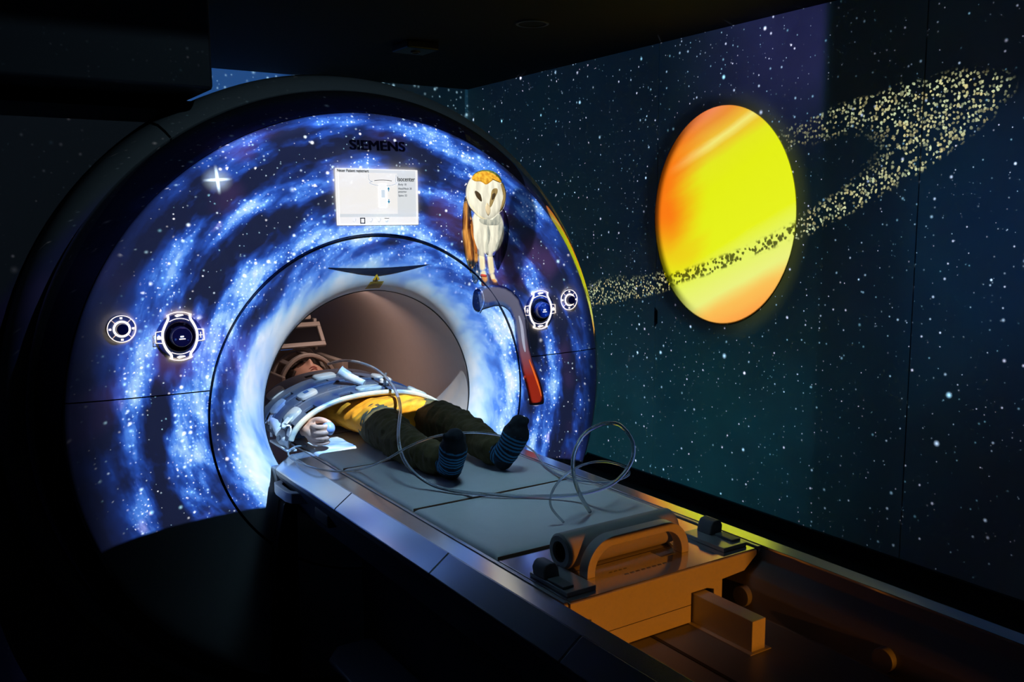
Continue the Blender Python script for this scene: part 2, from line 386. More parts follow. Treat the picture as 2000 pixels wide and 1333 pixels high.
# control knobs; local frame: X right, Z up, facing -y
def disc(mb, cx, cz, y0, y1, r, n=48, r1=None):
    r1 = r if r1 is None else r1; V = []
    for i in range(n):
        a = 2*PI*i/n; V += [(cx+r*math.cos(a), y0, cz+r*math.sin(a)), (cx+r1*math.cos(a), y1, cz+r1*math.sin(a))]
    F = [(2*i, 2*((i+1) % n), 2*((i+1) % n)+1, 2*i+1) for i in range(n)] + [tuple(range(0, 2*n, 2)), tuple(range(2*n-1, 0, -2))]
    return mb.add(V, F)
def strip(pts, wd, y, closed=False, cx=0, cz=0):
    mb = MB(); P = [Vector((cx+a, y, cz+b)) for a, b in pts]; n = len(P); L = []; Rr = []
    for i in range(n):
        a = P[i-1] if (closed or i) else P[0]; b = P[(i+1) % n] if (closed or i < n-1) else P[-1]
        d = (b-a).normalized(); w_ = wd[i] if isinstance(wd, list) else wd; q = Vector((d.z, 0, -d.x))*w_/2
        L.append(P[i]+q); Rr.append(P[i]-q)
    k = n if closed else n-1
    return mb.add(L+Rr+[p+Vector((0, .001, 0)) for p in L]+[p+Vector((0, .001, 0)) for p in Rr],
        [(i, (i+1) % n, n+(i+1) % n, n+i) for i in range(k)]+[(2*n+i, 2*n+(i+1) % n, (i+1) % n, i) for i in range(k)]+[(3*n+i, 3*n+(i+1) % n, n+(i+1) % n, n+i) for i in range(k)])
def arc(r, a0, a1, n=16, cx=0, cz=0): return [(cx+r*math.cos(math.radians(a0+(a1-a0)*i/n)), cz+r*math.sin(math.radians(a0+(a1-a0)*i/n))) for i in range(n+1)]
def big_knob(cx, cz, flip):
    y = yface(math.hypot(cx, cz)); R = .056
    pl = disc(MB(), cx, cz, y-.003, y+.01, .060).build('control_knob', M_KNOBD, sc, bevel=.001)
    S = lambda pts: [(a*flip, b) for a, b in pts]
    side = [(-.030, .060), (-.029, .048), (-.038, .030), (-.0445, .012), (-.0445, -.010), (-.037, -.032), (-.026, -.048), (-.025, -.060)]
    for s in (-1, 1):
        p2 = [(v.x, v.z) for v in catmull([(a*-s, 0, b) for a, b in side], 6)]
        strip(p2, .0062, y-.0062, False, cx, cz).build('backlit_band', M_GLOW, pl, smooth=False)
    for a0, a1, r in ((62, 118, .066), (58, 122, .0485), (242, 298, .0655), (240, 300, .0485)):
        strip(arc(r, a0, a1), .0016, y-.005, False, cx, cz).build('backlit_line', M_GLOW, pl, smooth=False)
    for s in (-1, 1):
        strip([(s*.045, .017), (s*.062, .015), (s*.064, -.014), (s*.045, -.016)], .0018, y-.005, False, cx, cz).build('backlit_line', M_GLOW, pl, smooth=False)
    for s, (u, v) in enumerate(((flip*.0545, 0), (-flip*.0545, 0))):
        sg = MB()
        if s == 0:
            sg.box((cx+u-.0045, y-.006, cz-.0008), (cx+u+.0045, y-.005, cz+.0008)); sg.box((cx+u-.0008, y-.006, cz-.008), (cx+u+.0008, y-.005, cz+.008))
        else:
            sg.prism([(cx+u-.005, cz-.005), (cx+u+.005, cz-.005), (cx+u+.005, cz+.002), (cx+u, cz+.007), (cx+u-.005, cz+.002)], y-.006, y-.005)
        sg.build('knob_symbol', M_GLOW, pl, smooth=False)
    for v in (.0565, -.0565):
        sg = MB(); sg.prism([(cx-.012, cz+v), (cx-.004, cz+v+.004), (cx+.010, cz+v+.003), (cx+.012, cz+v), (cx+.002, cz+v-.002), (cx-.006, cz+v-.004)], y-.006, y-.005)
        sg.build('knob_symbol', M_GLOW, pl, smooth=False)
    disc(MB(), cx, cz-.001, y-.008, y, .040, r1=.043).build('knob_collar', mat('knob_collar_black', (.012, .014, .03), .2, coat=.6), pl, bevel=.001)
    disc(MB(), cx, cz, y-.030, y-.006, .026, r1=.029).build('knob_cap', M_KNOB, pl, bevel=.003)
    t = MB().box((cx-.008, y-.0308, cz-.006), (cx+.008, y-.030, cz-.0035)); t.box((cx-.005, y-.0308, cz), (cx+.004, y-.030, cz+.0035))
    t.build('cap_mark', M_GLOW, pl, smooth=False)
big_knob(-.586, .255, 1); big_knob(.604, .256, -1)
def dial(cx, cz, glow):
    y = yface(math.hypot(cx, cz))
    pl = disc(MB(), cx, cz, y-.003, y+.01, .036).build('control_dial', M_KNOBD, sc, bevel=.001)
    strip(arc(.035, 0, 358, 60), .0018, y-.005, True, cx, cz).build('backlit_line', M_GLOW if glow else M_GLOWD, pl, smooth=False)
    strip(arc(.0195, 0, 358, 60), .0055, y-.0085, True, cx, cz).build('backlit_ring', M_GLOW, pl, smooth=False)
    for a in (45, 135, 225, 315):
        ca, sa = math.cos(math.radians(a)), math.sin(math.radians(a))
        strip([(ca*.022, sa*.022), (ca*.035, sa*.035)], .0022, y-.005, False, cx, cz).build('spoke', M_GLOWD, pl, smooth=False)
    for a in (0, 90, 180, 270):
        sg = MB().box((cx+.0285*math.cos(math.radians(a))-.003, y-.006, cz+.0285*math.sin(math.radians(a))-.0025), (cx+.0285*math.cos(math.radians(a))+.003, y-.005, cz+.0285*math.sin(math.radians(a))+.0025))
        sg.build('dial_symbol', M_GLOW, pl, smooth=False)
    disc(MB(), cx, cz, y-.022, y-.003, .0145, r1=.016).build('dial_cap', mat('dial_cap_dark', (.03, .035, .10), .3), pl, bevel=.002)
dial(-.730, .284, True); dial(.735, .283, True)

# ------------------------------------------------------------------ projected owl on its pipe (thin relief on the cover)
def crop(pts, ox, oy, s): return [(ox+a/s, oy+b/s) for a, b in pts]
def face_xy(p):
    q = at(p[0], p[1], 'y', -.03); return (q.x, q.z)
def relief(outl, T, y_off=0, rings=8, cen=None, n=4):
    T *= .4; y_off *= .4
    P = [face_xy(p) for p in outl]
    P = [(v.x, v.z) for v in catmull([(a, 0, b) for a, b in P], n, True)]
    cx = sum(p[0] for p in P)/len(P); cz = sum(p[1] for p in P)/len(P)
    if cen: cx, cz = face_xy(cen)
    V = []; F = []; m = len(P)
    for k in range(rings):
        s = 1-k/rings
        for a, b in P:
            x = cx+(a-cx)*s; z = cz+(b-cz)*s
            V.append((x, yface(math.hypot(x, z))-.001-y_off-T*math.sqrt(max(0, 1-s*s)), z))
    V.append((cx, yface(math.hypot(cx, cz))-.001-y_off-T, cz))
    for k in range(rings-1):
        for i in range(m): F.append((k*m+i, k*m+(i+1) % m, (k+1)*m+(i+1) % m, (k+1)*m+i))
    for i in range(m): F.append(((rings-1)*m+i, (rings-1)*m+(i+1) % m, len(V)-1))
    return MB().add(V, F)
O2 = lambda pts: crop(pts, 880, 310, 4.3)
def feather(name, c1, c2, scale=(60, 60, 12), rough=.8):
    if name in MATS: return MATS[name]
    m = bpy.data.materials.new(name); m.use_nodes = True; nt = m.node_tree; b = nt.nodes['Principled BSDF']; MATS[name] = m
    b.inputs['Roughness'].default_value = rough; b.inputs['Specular IOR Level'].default_value = .15
    tc = nt.nodes.new('ShaderNodeTexCoord'); mp = nt.nodes.new('ShaderNodeMapping'); mp.inputs['Scale'].default_value = scale
    nz = nt.nodes.new('ShaderNodeTexNoise'); nz.inputs['Scale'].default_value = 1.; nz.inputs['Detail'].default_value = 3
    cr = nt.nodes.new('ShaderNodeValToRGB'); cr.color_ramp.elements[0].position = .38; cr.color_ramp.elements[1].position = .62
    cr.color_ramp.elements[0].color = (*c1, 1); cr.color_ramp.elements[1].color = (*c2, 1)
    L = nt.links.new; L(tc.outputs['Object'], mp.inputs[0]); L(mp.outputs[0], nz.inputs[0]); L(nz.outputs[0], cr.inputs[0]); L(cr.outputs[0], b.inputs['Base Color'])
    return m
MF_W = feather('owl_white_feathers', (.62, .62, .60), (.92, .92, .88)); MF_B = feather('owl_brown_feathers', (.25, .07, .02), (.75, .34, .08), (140, 60, 14))
MF_O = feather('owl_golden_crown', (.62, .28, .02), (.95, .55, .06), (90, 90, 90)); MF_D = feather('owl_grey_wing', (.05, .06, .07), (.16, .16, .15), (80, 60, 14))
MF_C = feather('owl_cream', (.75, .68, .5), (.95, .9, .72)); MF_S = feather('owl_talon_orange', (.45, .12, .04), (.75, .4, .16))
MF_E = mat('owl_eye_brown', (.05, .03, .012), .6); MF_H = feather('owl_eye_shade', (.22, .15, .06), (.35, .26, .12))
MF_K = mat('owl_beak', (.70, .58, .42), .5); MF_R = mat('leg_ring_red', (.6, .07, .05), .5)
ow = thing('owl', (.42, -.05, .34), 'white-faced barn owl picture with golden crown perched on a pipe, projected on the ring', 'owl')
relief(O2([(448, 420), (485, 500), (494, 600), (468, 770), (415, 895), (392, 935), (372, 900), (355, 800), (380, 640), (410, 500)]), .006, 0).build('wing', MF_D, ow)
relief(O2([(135, 318), (112, 360), (97, 480), (96, 640), (108, 790), (140, 905), (165, 960), (215, 900), (222, 780), (200, 600), (185, 460), (165, 380)]), .006, .001).build('wing', MF_B, ow)
relief(O2([(160, 830), (175, 1000), (188, 1042), (212, 1040), (240, 960), (228, 840)]), .004, 0).build('tail', feather('owl_tail', (.08, .05, .03), (.45, .38, .28), (200, 60, 10)), ow)
relief(O2([(262, 985), (250, 1060), (300, 1090), (325, 1150), (345, 1090), (335, 1010), (300, 960)]), .004, .001).build('tail', feather('owl_tail_red', (.25, .06, .04), (.5, .3, .2)), ow)
relief(O2([(222, 815), (228, 900), (240, 950), (246, 985), (290, 992), (298, 940), (295, 830)]), .006, .002).build('leg', MF_C, ow)
relief(O2([(290, 820), (312, 930), (335, 1015), (362, 1015), (366, 920), (352, 830)]), .006, .002).build('leg', MF_C, ow)
relief(O2([(244, 968), (245, 988), (290, 996), (290, 975)]), .007, .003).build('leg_ring', MF_R, ow)
relief(O2([(248, 990), (256, 1030), (268, 1050), (290, 1045), (300, 1010), (288, 992)]), .005, .003).build('foot', MF_S, ow)
relief(O2([(336, 1012), (345, 1055), (365, 1075), (395, 1068), (385, 1040), (362, 1012)]), .005, .003).build('foot', MF_S, ow)
relief(O2([(165, 430), (176, 560), (178, 660), (205, 770), (235, 820), (290, 835), (345, 825), (385, 740), (425, 620), (452, 500), (440, 430), (380, 440), (300, 480), (230, 450)]), .012, .002, cen=O2([(300, 640)])[0], rings=10).build('body', MF_W, ow)
relief(O2([(160, 520), (176, 620), (195, 700), (215, 770), (200, 790), (160, 680), (148, 590)]), .005, .008).build('breast_patch', feather('owl_rust', (.4, .1, .02), (.75, .28, .06)), ow)
relief(O2([(124, 290), (130, 205), (170, 135), (240, 100), (330, 96), (400, 122), (445, 175), (468, 240), (474, 300), (452, 380), (415, 440), (360, 495), (300, 522), (245, 500), (190, 445), (145, 380)]), .016, .008, rings=12, cen=O2([(300, 300)])[0]).build('head', MF_W, ow)
relief(O2([(178, 165), (205, 125), (260, 98), (335, 96), (400, 122), (440, 175), (425, 200), (380, 172), (350, 190), (318, 215), (290, 222), (250, 195), (205, 190)]), .009, .020, cen=O2([(310, 150)])[0]).build('crown', MF_O, ow)
MF_G = feather('owl_painted_shade', (.30, .33, .34), (.55, .57, .55), (90, 60, 30))  # grey that paints the shading of the owl's breast into its colour
relief(O2([(300, 560), (322, 600), (318, 680), (300, 740), (305, 800), (285, 790), (280, 720), (296, 640)]), .003, .0135).build('breast_shade', MF_G, ow)
relief(O2([(235, 505), (300, 528), (352, 508), (410, 455), (440, 450), (436, 520), (380, 560), (300, 560), (245, 540)]), .003, .0125).build('breast_shade', MF_G, ow)
relief(O2([(395, 560), (438, 500), (440, 560), (415, 660), (380, 760), (352, 815), (345, 790), (385, 680)]), .003, .0125).build('breast_shade', MF_G, ow)
relief(O2([(135, 300), (140, 380), (185, 445), (245, 500), (300, 521), (300, 512), (250, 488), (200, 430), (155, 370)]), .002, .012).build('face_rim', MF_C, ow)
relief(O2([(452, 200), (472, 270), (470, 320), (445, 390), (410, 440), (436, 360), (446, 280), (430, 220)]), .004, .018).build('cheek_edge', MF_H, ow)
relief(O2([(196, 278), (212, 272), (245, 300), (256, 345), (250, 362), (228, 345), (208, 318)]), .003, .0225).build('eye', MF_E, ow)
relief(O2([(345, 262), (390, 250), (395, 280), (370, 330), (345, 385), (325, 410), (318, 380), (330, 320)]), .003, .0225).build('eye', MF_H, ow)
relief(O2([(345, 300), (370, 290), (372, 310), (350, 345), (338, 340)]), .002, .026).build('eye', MF_E, ow)
relief(O2([(285, 395), (300, 370), (322, 410), (325, 445), (305, 475), (285, 440)]), .006, .022).build('beak', MF_K, ow)
# pipe
def pipe_mat():
    m = bpy.data.materials.new('pipe_steel_to_red'); m.use_nodes = True; nt = m.node_tree; b = nt.nodes['Principled BSDF']
    b.inputs['Roughness'].default_value = .32; b.inputs['Metallic'].default_value = .0; b.inputs['Specular IOR Level'].default_value = .9
    tc = nt.nodes.new('ShaderNodeTexCoord'); sp = nt.nodes.new('ShaderNodeSeparateXYZ'); mr = nt.nodes.new('ShaderNodeMapRange')
    mr.inputs[1].default_value = .17; mr.inputs[2].default_value = .02
    cr = nt.nodes.new('ShaderNodeValToRGB'); cr.color_ramp.elements[0].color = (.13, .15, .22, 1); cr.color_ramp.elements[1].color = (.34, .022, .008, 1)
    nz = nt.nodes.new('ShaderNodeTexNoise'); nz.inputs['Scale'].default_value = 60
    ad = nt.nodes.new('ShaderNodeMath'); ad.operation = 'MULTIPLY_ADD'; ad.inputs[1].default_value = .12
    L = nt.links.new; L(tc.outputs['Object'], sp.inputs[0]); L(sp.outputs['Z'], mr.inputs[0]); L(nz.outputs[0], ad.inputs[0]); L(mr.outputs[0], ad.inputs[2]); L(ad.outputs[0], cr.inputs[0]); L(cr.outputs[0], b.inputs['Base Color'])
    return m
pc = crop([(440, 345), (500, 330), (560, 322), (625, 340), (680, 395), (712, 480), (725, 600), (740, 700), (765, 800), (798, 900), (818, 985), (820, 1020)], 800, 480, 3.3333)
pp = catmull([(lambda q: (q[0], yface(math.hypot(*q))-.002, q[1]))(face_xy(p)) for p in pc], 6)
wdt = [.037, .036, .034, .031, .027, .0255, .0245, .0245, .026, .029, .031, .031]
tb = MB(); V = []; m_ = len(pp); nn = 12
for i, p in enumerate(pp):
    t = i/(m_-1)*(len(wdt)-1); k = min(int(t), len(wdt)-2); w_ = wdt[k]+(wdt[k+1]-wdt[k])*(t-k)
    d = (pp[min(i+1, m_-1)]-pp[max(i-1, 0)]); q = Vector((d.z, 0, -d.x)).normalized()
    for j in range(nn+1):
        a = PI*j/nn; V.append(p+q*w_*math.cos(a)+Vector((0, -1, 0))*(.0042*math.sin(a)))
tb.add(V, [(i*(nn+1)+j, (i+1)*(nn+1)+j, (i+1)*(nn+1)+j+1, i*(nn+1)+j+1) for i in range(m_-1) for j in range(nn)])
pe = thing('pipe', (0, 0, 0), 'bent grey metal pipe turning red at its lower end, projected under the owl', 'pipe')
tb.build('pipe_body', pipe_mat(), pe)
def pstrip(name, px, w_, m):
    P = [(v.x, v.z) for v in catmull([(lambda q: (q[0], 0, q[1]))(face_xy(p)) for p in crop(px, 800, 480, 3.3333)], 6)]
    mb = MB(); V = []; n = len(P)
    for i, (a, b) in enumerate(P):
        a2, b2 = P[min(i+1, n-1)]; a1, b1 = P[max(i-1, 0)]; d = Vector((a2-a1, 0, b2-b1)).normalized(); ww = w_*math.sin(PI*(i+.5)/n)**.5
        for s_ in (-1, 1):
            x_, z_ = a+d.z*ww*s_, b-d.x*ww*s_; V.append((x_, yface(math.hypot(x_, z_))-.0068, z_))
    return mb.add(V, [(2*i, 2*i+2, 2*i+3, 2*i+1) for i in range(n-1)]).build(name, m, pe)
pstrip('pipe_highlight', [(700, 455), (718, 530), (728, 620), (740, 690)], .006, mat('pipe_painted_highlight', (.45, .47, .58), .4))  # highlight along the pipe, painted as a pale strip
pstrip('pipe_glow_line', [(765, 740), (800, 830), (835, 930), (846, 980)], .0035, mat('pipe_painted_glow', (.95, .16, .02), .4))  # red glow line painted as an orange strip
oe = relief(crop([(402, 350), (408, 300), (425, 282), (445, 284), (462, 310), (470, 350), (462, 395), (447, 420), (425, 415), (408, 390)], 800, 480, 3.3333), .0015, .008).build('pipe_mouth', mat('pipe_inside_dark', (.012, .018, .05), .5), pe)
o = strip([(v.x, v.z) for v in catmull([(lambda q: (q[0], 0, q[1]))(face_xy(p)) for p in crop([(450, 420), (466, 390), (472, 350), (464, 308), (448, 284)], 800, 480, 3.3333)], 5)], .003, yface(.48)-.0062).build('pipe_lip', mat('pipe_lip_pale', (.35, .42, .6), .4), pe, smooth=False)

# the seam between the covers, crossing over the picture
MB().lathe([(.5192, -.0352), (.5192, -.0418), (.5218, -.0418), (.5218, -.0352)], 180, math.radians(15), math.radians(165), closed=False).build('cover_gasket', mat('gasket_navy', (.01, .016, .05), .5), sc)

# ------------------------------------------------------------------ planet on the wall
def planet_mat():
    m = bpy.data.materials.new('planet_bands'); m.use_nodes = True; nt = m.node_tree; b = nt.nodes['Principled BSDF']
    b.inputs['Roughness'].default_value = .8; b.inputs['Specular IOR Level'].default_value = .1
    N = nt.nodes.new; L = nt.links.new
    tc = N('ShaderNodeTexCoord'); sp = N('ShaderNodeSeparateXYZ'); L(tc.outputs['Object'], sp.inputs[0])
    mp = N('ShaderNodeMapping'); mp.inputs['Rotation'].default_value = (math.radians(24), 0, 0); L(tc.outputs['Object'], mp.inputs[0])
    nz = N('ShaderNodeTexNoise'); nz.inputs['Scale'].default_value = 1.; nz.inputs['Detail'].default_value = 5
    m2 = N('ShaderNodeMapping'); m2.inputs['Scale'].default_value = (1, 1.1, 5.5); L(mp.outputs[0], m2.inputs[0]); L(m2.outputs[0], nz.inputs[0])
    s2 = N('ShaderNodeSeparateXYZ'); L(mp.outputs[0], s2.inputs[0])
    a = N('ShaderNodeMath'); a.operation = 'MULTIPLY_ADD'; a.inputs[1].default_value = .10; L(nz.outputs[0], a.inputs[0]); L(s2.outputs['Z'], a.inputs[2])
    mr = N('ShaderNodeMapRange'); mr.inputs[1].default_value = -.52; mr.inputs[2].default_value = .66; L(a.outputs[0], mr.inputs[0])
    cr = N('ShaderNodeValToRGB'); e = cr.color_ramp.elements; L(mr.outputs[0], cr.inputs[0])
    e[0].position = 0; e[0].color = (.95, .30, .05, 1); e[1].position = 1; e[1].color = (.90, .16, .03, 1)
    for p, c in ((.08, (.92, .45, .08)), (.16, (.80, .76, .18)), (.27, (.76, .78, .10)), (.36, (.76, .76, .008)), (.62, (.74, .74, .004)), (.72, (.74, .70, .01)), (.78, (.80, .50, .02)), (.815, (.86, .70, .16)), (.845, (.82, .44, .03)), (.90, (.80, .24, .03)), (.95, (.85, .22, .08))):
        x = e.new(p); x.color = (*c, 1)
    # orange left part (far side, +y) with its own soft shape
    m3 = N('ShaderNodeMapRange'); m3.inputs[1].default_value = .06; m3.inputs[2].default_value = .40; m3.interpolation_type = 'SMOOTHSTEP'
    b2 = N('ShaderNodeMath'); b2.operation = 'MULTIPLY_ADD'; b2.inputs[1].default_value = .32; L(nz.outputs[0], b2.inputs[0])
    s0 = N('ShaderNodeMath'); s0.operation = 'ADD'; s0.inputs[1].default_value = -.16; L(sp.outputs['Y'], s0.inputs[0]); L(s0.outputs[0], b2.inputs[2]); L(b2.outputs[0], m3.inputs[0])
    # only between a lower and an upper height
    h = N('ShaderNodeMapRange'); h.inputs[1].default_value = -.42; h.inputs[2].default_value = .02; h.interpolation_type = 'SMOOTHSTEP'; L(sp.outputs['Z'], h.inputs[0])
    ml = N('ShaderNodeMath'); ml.operation = 'MULTIPLY'; L(m3.outputs[0], ml.inputs[0]); L(h.outputs[0], ml.inputs[1])
    mx = N('ShaderNodeMix'); mx.data_type = 'RGBA'; L(ml.outputs[0], mx.inputs[0]); L(cr.outputs[0], mx.inputs[6]); mx.inputs[7].default_value = (.92, .17, .003, 1)
    L(mx.outputs[2], b.inputs['Base Color'])
    return m
PC = (.965, .572); PA = (.517, .588)
pl = thing('planet', (W, PC[0], PC[1]), 'bright yellow and orange ringed planet projected on the right wall', 'planet')
mb = MB(); n = 96; V = []
for x_, s in ((W-.0012, 1), (W-.005, .998)):
    for i in range(n): V.append((x_, PC[0]+PA[0]*s*math.cos(2*PI*i/n), PC[1]+PA[1]*s*math.sin(2*PI*i/n)))
mb.add(V, [tuple(range(n, 2*n)), tuple(range(n))]+[(i, (i+1) % n, n+(i+1) % n, n+i) for i in range(n)]).build('planet_disc', planet_mat(), pl, smooth=False)

# ------------------------------------------------------------------ patient table
pt = thing('patient_table', (0, -1.1, ZF), 'long grey scanner table with raised side rails running out of the bore', 'table')
prof = [(-.258, -.114), (-.300, -.114), (-.345, -.147), (-.343, -.165), (-.25, -.315), (-.10, -.34), (.10, -.34), (.25, -.315), (.343, -.165), (.345, -.147), (.300, -.114), (.258, -.114),
        (.252, -.140), (.212, -.160), (.198, -.180), (.192, -.228), (-.192, -.228), (-.198, -.180), (-.212, -.160), (-.252, -.140)]
MB().prism(prof, -.05, -2.42, 'y').build('table_frame', M_TABLED, pt, bevel=.003, angle=25)
cl = [(-.062, -.503), (-.507, -1.000), (-1.004, -1.445), (-1.449, -1.93), (-1.934, -2.42)]
for s in (-1, 1):
    for a, b in cl:
        MB().prism([(s*.3005, -.1125), (s*.3465, -.1460), (s*.3475, -.150), (s*.344, -.1505), (s*.298, -.1165)], a, b, 'y').build('rail_cover', M_RAIL, pt, bevel=.0012, angle=20)
    MB().prism([(s*.2575, -.1165), (s*.2575, -.1105), (s*.2995, -.1125), (s*.2995, -.1165)], -.055, -2.42, 'y').build('rail_top', M_RAIL, pt, bevel=.001)
# dock end block beside the gantry
MB().prism([(-.345, -.150), (-.335, -.225), (-.256, -.305), (-.25, -.16)], .0, -.05, 'y').build('dock_block', M_TABLED, pt, bevel=.004)
MB().prism([(.345, -.150), (.335, -.225), (.256, -.305), (.25, -.16)], .0, -.05, 'y').build('dock_block', M_TABLED, pt, bevel=.004)
# side grip (loop handle)
for s in (-1, 1):
    hb = MB(); gz = -.198; pth = [(s*.318, -.045), (s*.352, -.058), (s*.358, -.085), (s*.358, -.165), (s*.350, -.195), (s*.312, -.225)]
    inner = [(s*.318, -.075), (s*.336, -.080), (s*.340, -.095), (s*.340, -.165), (s*.335, -.178), (s*.314, -.195)]
    n = len(pth); V = [(x, y, gz+.013) for x, y in pth]+[(x, y, gz+.013) for x, y in inner]+[(x, y, gz-.018) for x, y in pth]+[(x, y, gz-.018) for x, y in inner]
    F = [(i, i+1, n+i+1, n+i) for i in range(n-1)]+[(2*n+i, 2*n+i+1, 3*n+i+1, 3*n+i) for i in range(n-1)]+[(i, i+1, 2*n+i+1, 2*n+i) for i in range(n-1)]+[(n+i, n+i+1, 3*n+i+1, 3*n+i) for i in range(n-1)]+[(0, n, 3*n, 2*n), (n-1, 2*n-1, 4*n-1, 3*n-1)]
    hb.add(V, F).build('side_grip', mat('grip_blue_grey', (.50, .53, .60), .35), pt, bevel=.003)
    MB().box((min(s*.325, s*.292), -.40, -.235), (max(s*.325, s*.292), -.30, -.195)).build('release_lever', M_BLACK, pt, bevel=.008)
# trough: floor groove line, drive beam, rollers
MB().box((-.049, -2.40, -.2285), (-.041, -1.25, -.2268)).build('floor_groove', M_BLACK, pt, smooth=False)
MB().box((.061, -1.488, -.2275), (.096, -1.20, -.168)).build('drive_beam', M_TOP, pt, bevel=.0015)
MB().box((.050, -1.495, -.2282), (.105, -1.20, -.2262)).build('beam_shoe', M_TOP, pt, smooth=False)
for y in (-1.345, -1.67, -2.05):
    for s in (-1, 1):
        rl = MB(); V = []; n = 28; cx = s*.193
        for x_, r in ((cx-.009, .019), (cx-.009, .021), (cx+.009, .021), (cx+.009, .019)):
            for i in range(n): V.append((x_, y+r*math.cos(2*PI*i/n), -.200+r*math.sin(2*PI*i/n)))
        rl.add(V, [(k*n+i, k*n+(i+1) % n, (k+1)*n+(i+1) % n, (k+1)*n+i) for k in range(3) for i in range(n)]+[tuple(range(n)), tuple(range(3*n, 4*n))]).build('roller', M_TABLED, pt, bevel=.001)
# underside pedestal and its foot cover
MB().box((-.13, -1.25, ZF+.09), (.13, -.15, -.335)).build('pedestal', mat('pedestal_dark', (.03, .03, .035), .5), pt, bevel=.01)
MB().prism([(-.22, -1.3), (.22, -1.3), (.24, -1.2), (.24, -.15), (.17, -.05), (-.17, -.05), (-.24, -.15), (-.24, -1.2)], ZF+.001, ZF+.095, 'z').build('pedestal_base', mat('pedestal_base_dark', (.05, .06, .07), .5), pt, bevel=.012)
fc = [(625, 1200), (665, 1240), (715, 1283), (755, 1300), (800, 1296), (850, 1278), (862, 1255), (790, 1205), (720, 1170), (650, 1170)]
MB().prism([(-.30, -.62), (-.30, -.30), (-.25, -.24), (-.14, -.24), (-.14, -.66), (-.25, -.68)], -.66, -.64, 'z').build('step_plate', mat('step_plate_dark', (.06, .07, .09), .5), pt, bevel=.008)
MB().box((-.24, -.50, -.75), (-.12, -.38, -.655)).build('step_bracket', M_BLACK, pt, bevel=.005)

# sliding tabletop
st = MB()
foot = [(-.2535, -.116), (.2535, -.116), (.205, -.153), (.142, -.157), (.142, -.2265), (.119, -.2265), (.119, -.172), (.100, -.166), (.057, -.166), (.057, -.2265), (-.16, -.2265), (-.178, -.19), (-.192, -.175), (-.192, -.157), (-.205, -.153)]
st.prism(foot, -1.335, -1.327, 'y')
st.prism([(-.2535, -.1165), (.2535, -.1165), (.19, -.150), (-.19, -.150)], -1.327, .72, 'y')
tt = st.build('sliding_tabletop', M_TOP, pt, bevel=.0012)
for s in (-1, 1):
    MB().box((min(s*.2445, s*.2530), -1.334, -.1162), (max(s*.2445, s*.2530), .70, -.1105)).build('edge_strip', M_TABLE, tt, bevel=.0008)
    MB().box((min(s*.240, s*.2443), -1.3358, -.128), (max(s*.240, s*.2443), -1.05, -.1155)).build('edge_slot', M_BLACK, tt, smooth=False)
MB().box((-.1535, -1.3356, -.1905), (.057, -1.3345, -.1895)).build('face_seam', M_BLACK, tt, smooth=False)
MB().box((-.238, -1.333, -.1163), (.238, -1.095, -.1130)).build('foot_plate', mat('foot_plate_satin', (.74, .75, .78), .13, spec=1., metal=.8), tt, bevel=.001)
MB().box((.045, -1.262, -.1131), (.082, -1.228, -.1124)).build('sensor_patch', M_TABLED, tt, smooth=False)
pr = MB()
for i in range(9): pr.box((-.075+i*.014, -1.292, -.1131), (-.075+i*.014+.009, -1.287, -.1125))
for i in range(4): pr.box((-.095+i*.012, -1.268, -.1131), (-.095+i*.012+.007, -1.2655, -.1125))
pr.build('foot_plate_print', M_TABLED, tt, smooth=False)
MB().box((-.238, -1.2245, -.1131), (.10, -1.2235, -.1126)).build('plate_seam', M_BLACK, tt, smooth=False)
# side brackets on the foot plate
for s in (-1, 1):
    bk = MB().box((min(s*.165, s*.232), -1.315, -.1128), (max(s*.165, s*.232), -1.195, -.104)).build('bracket_plate', M_TABLE, tt, bevel=.0015)
    MB().prism([(s*.196, -.1045), (s*.232, -.1045), (s*.234, -.088), (s*.229, -.078), (s*.222, -.074), (s*.206, -.076), (s*.200, -.086)], -1.245, -1.205, 'y').build('clip', M_TABLED, bk, bevel=.003)
    MB().box((min(s*.205, s*.230), -1.30, -.1045), (max(s*.205, s*.230), -1.25, -.099)).build('clip_rail', M_TABLED, bk, bevel=.0015)
# arched carrying handle
AH = MB(); yA = -1.256; zt = -.040; V = []
def arch_pts(off):
    P = []; xl, xr = -.150+off, .112-off; R = .066-off
    P.append((xl, -.113)); 
    for i in range(13): a = PI-PI/2*i/12; P.append((xl+R+R*math.cos(a), zt-off-R+R*math.sin(a)))
    for i in range(13): a = PI/2-PI/2*i/12; P.append((xr-R+R*math.cos(a), zt-off-R+R*math.sin(a)))
    P.append((xr, -.113)); return P
A, B = arch_pts(0), arch_pts(.019); n = len(A)
for y_ in (yA-.013, yA+.013): V += [(x, y_, z) for x, z in A]+[(x, y_, z) for x, z in B]
F = []
for k in range(n-1):
    F += [(k, k+1, n+k+1, n+k), (2*n+k, 2*n+k+1, 3*n+k+1, 3*n+k), (k, k+1, 2*n+k+1, 2*n+k), (n+k, n+k+1, 3*n+k+1, 3*n+k)]
F += [(0, n, 3*n, 2*n), (n-1, 2*n-1, 4*n-1, 3*n-1)]
AH.add(V, F).build('arch_handle', M_TOP, tt, bevel=.0015, angle=50)

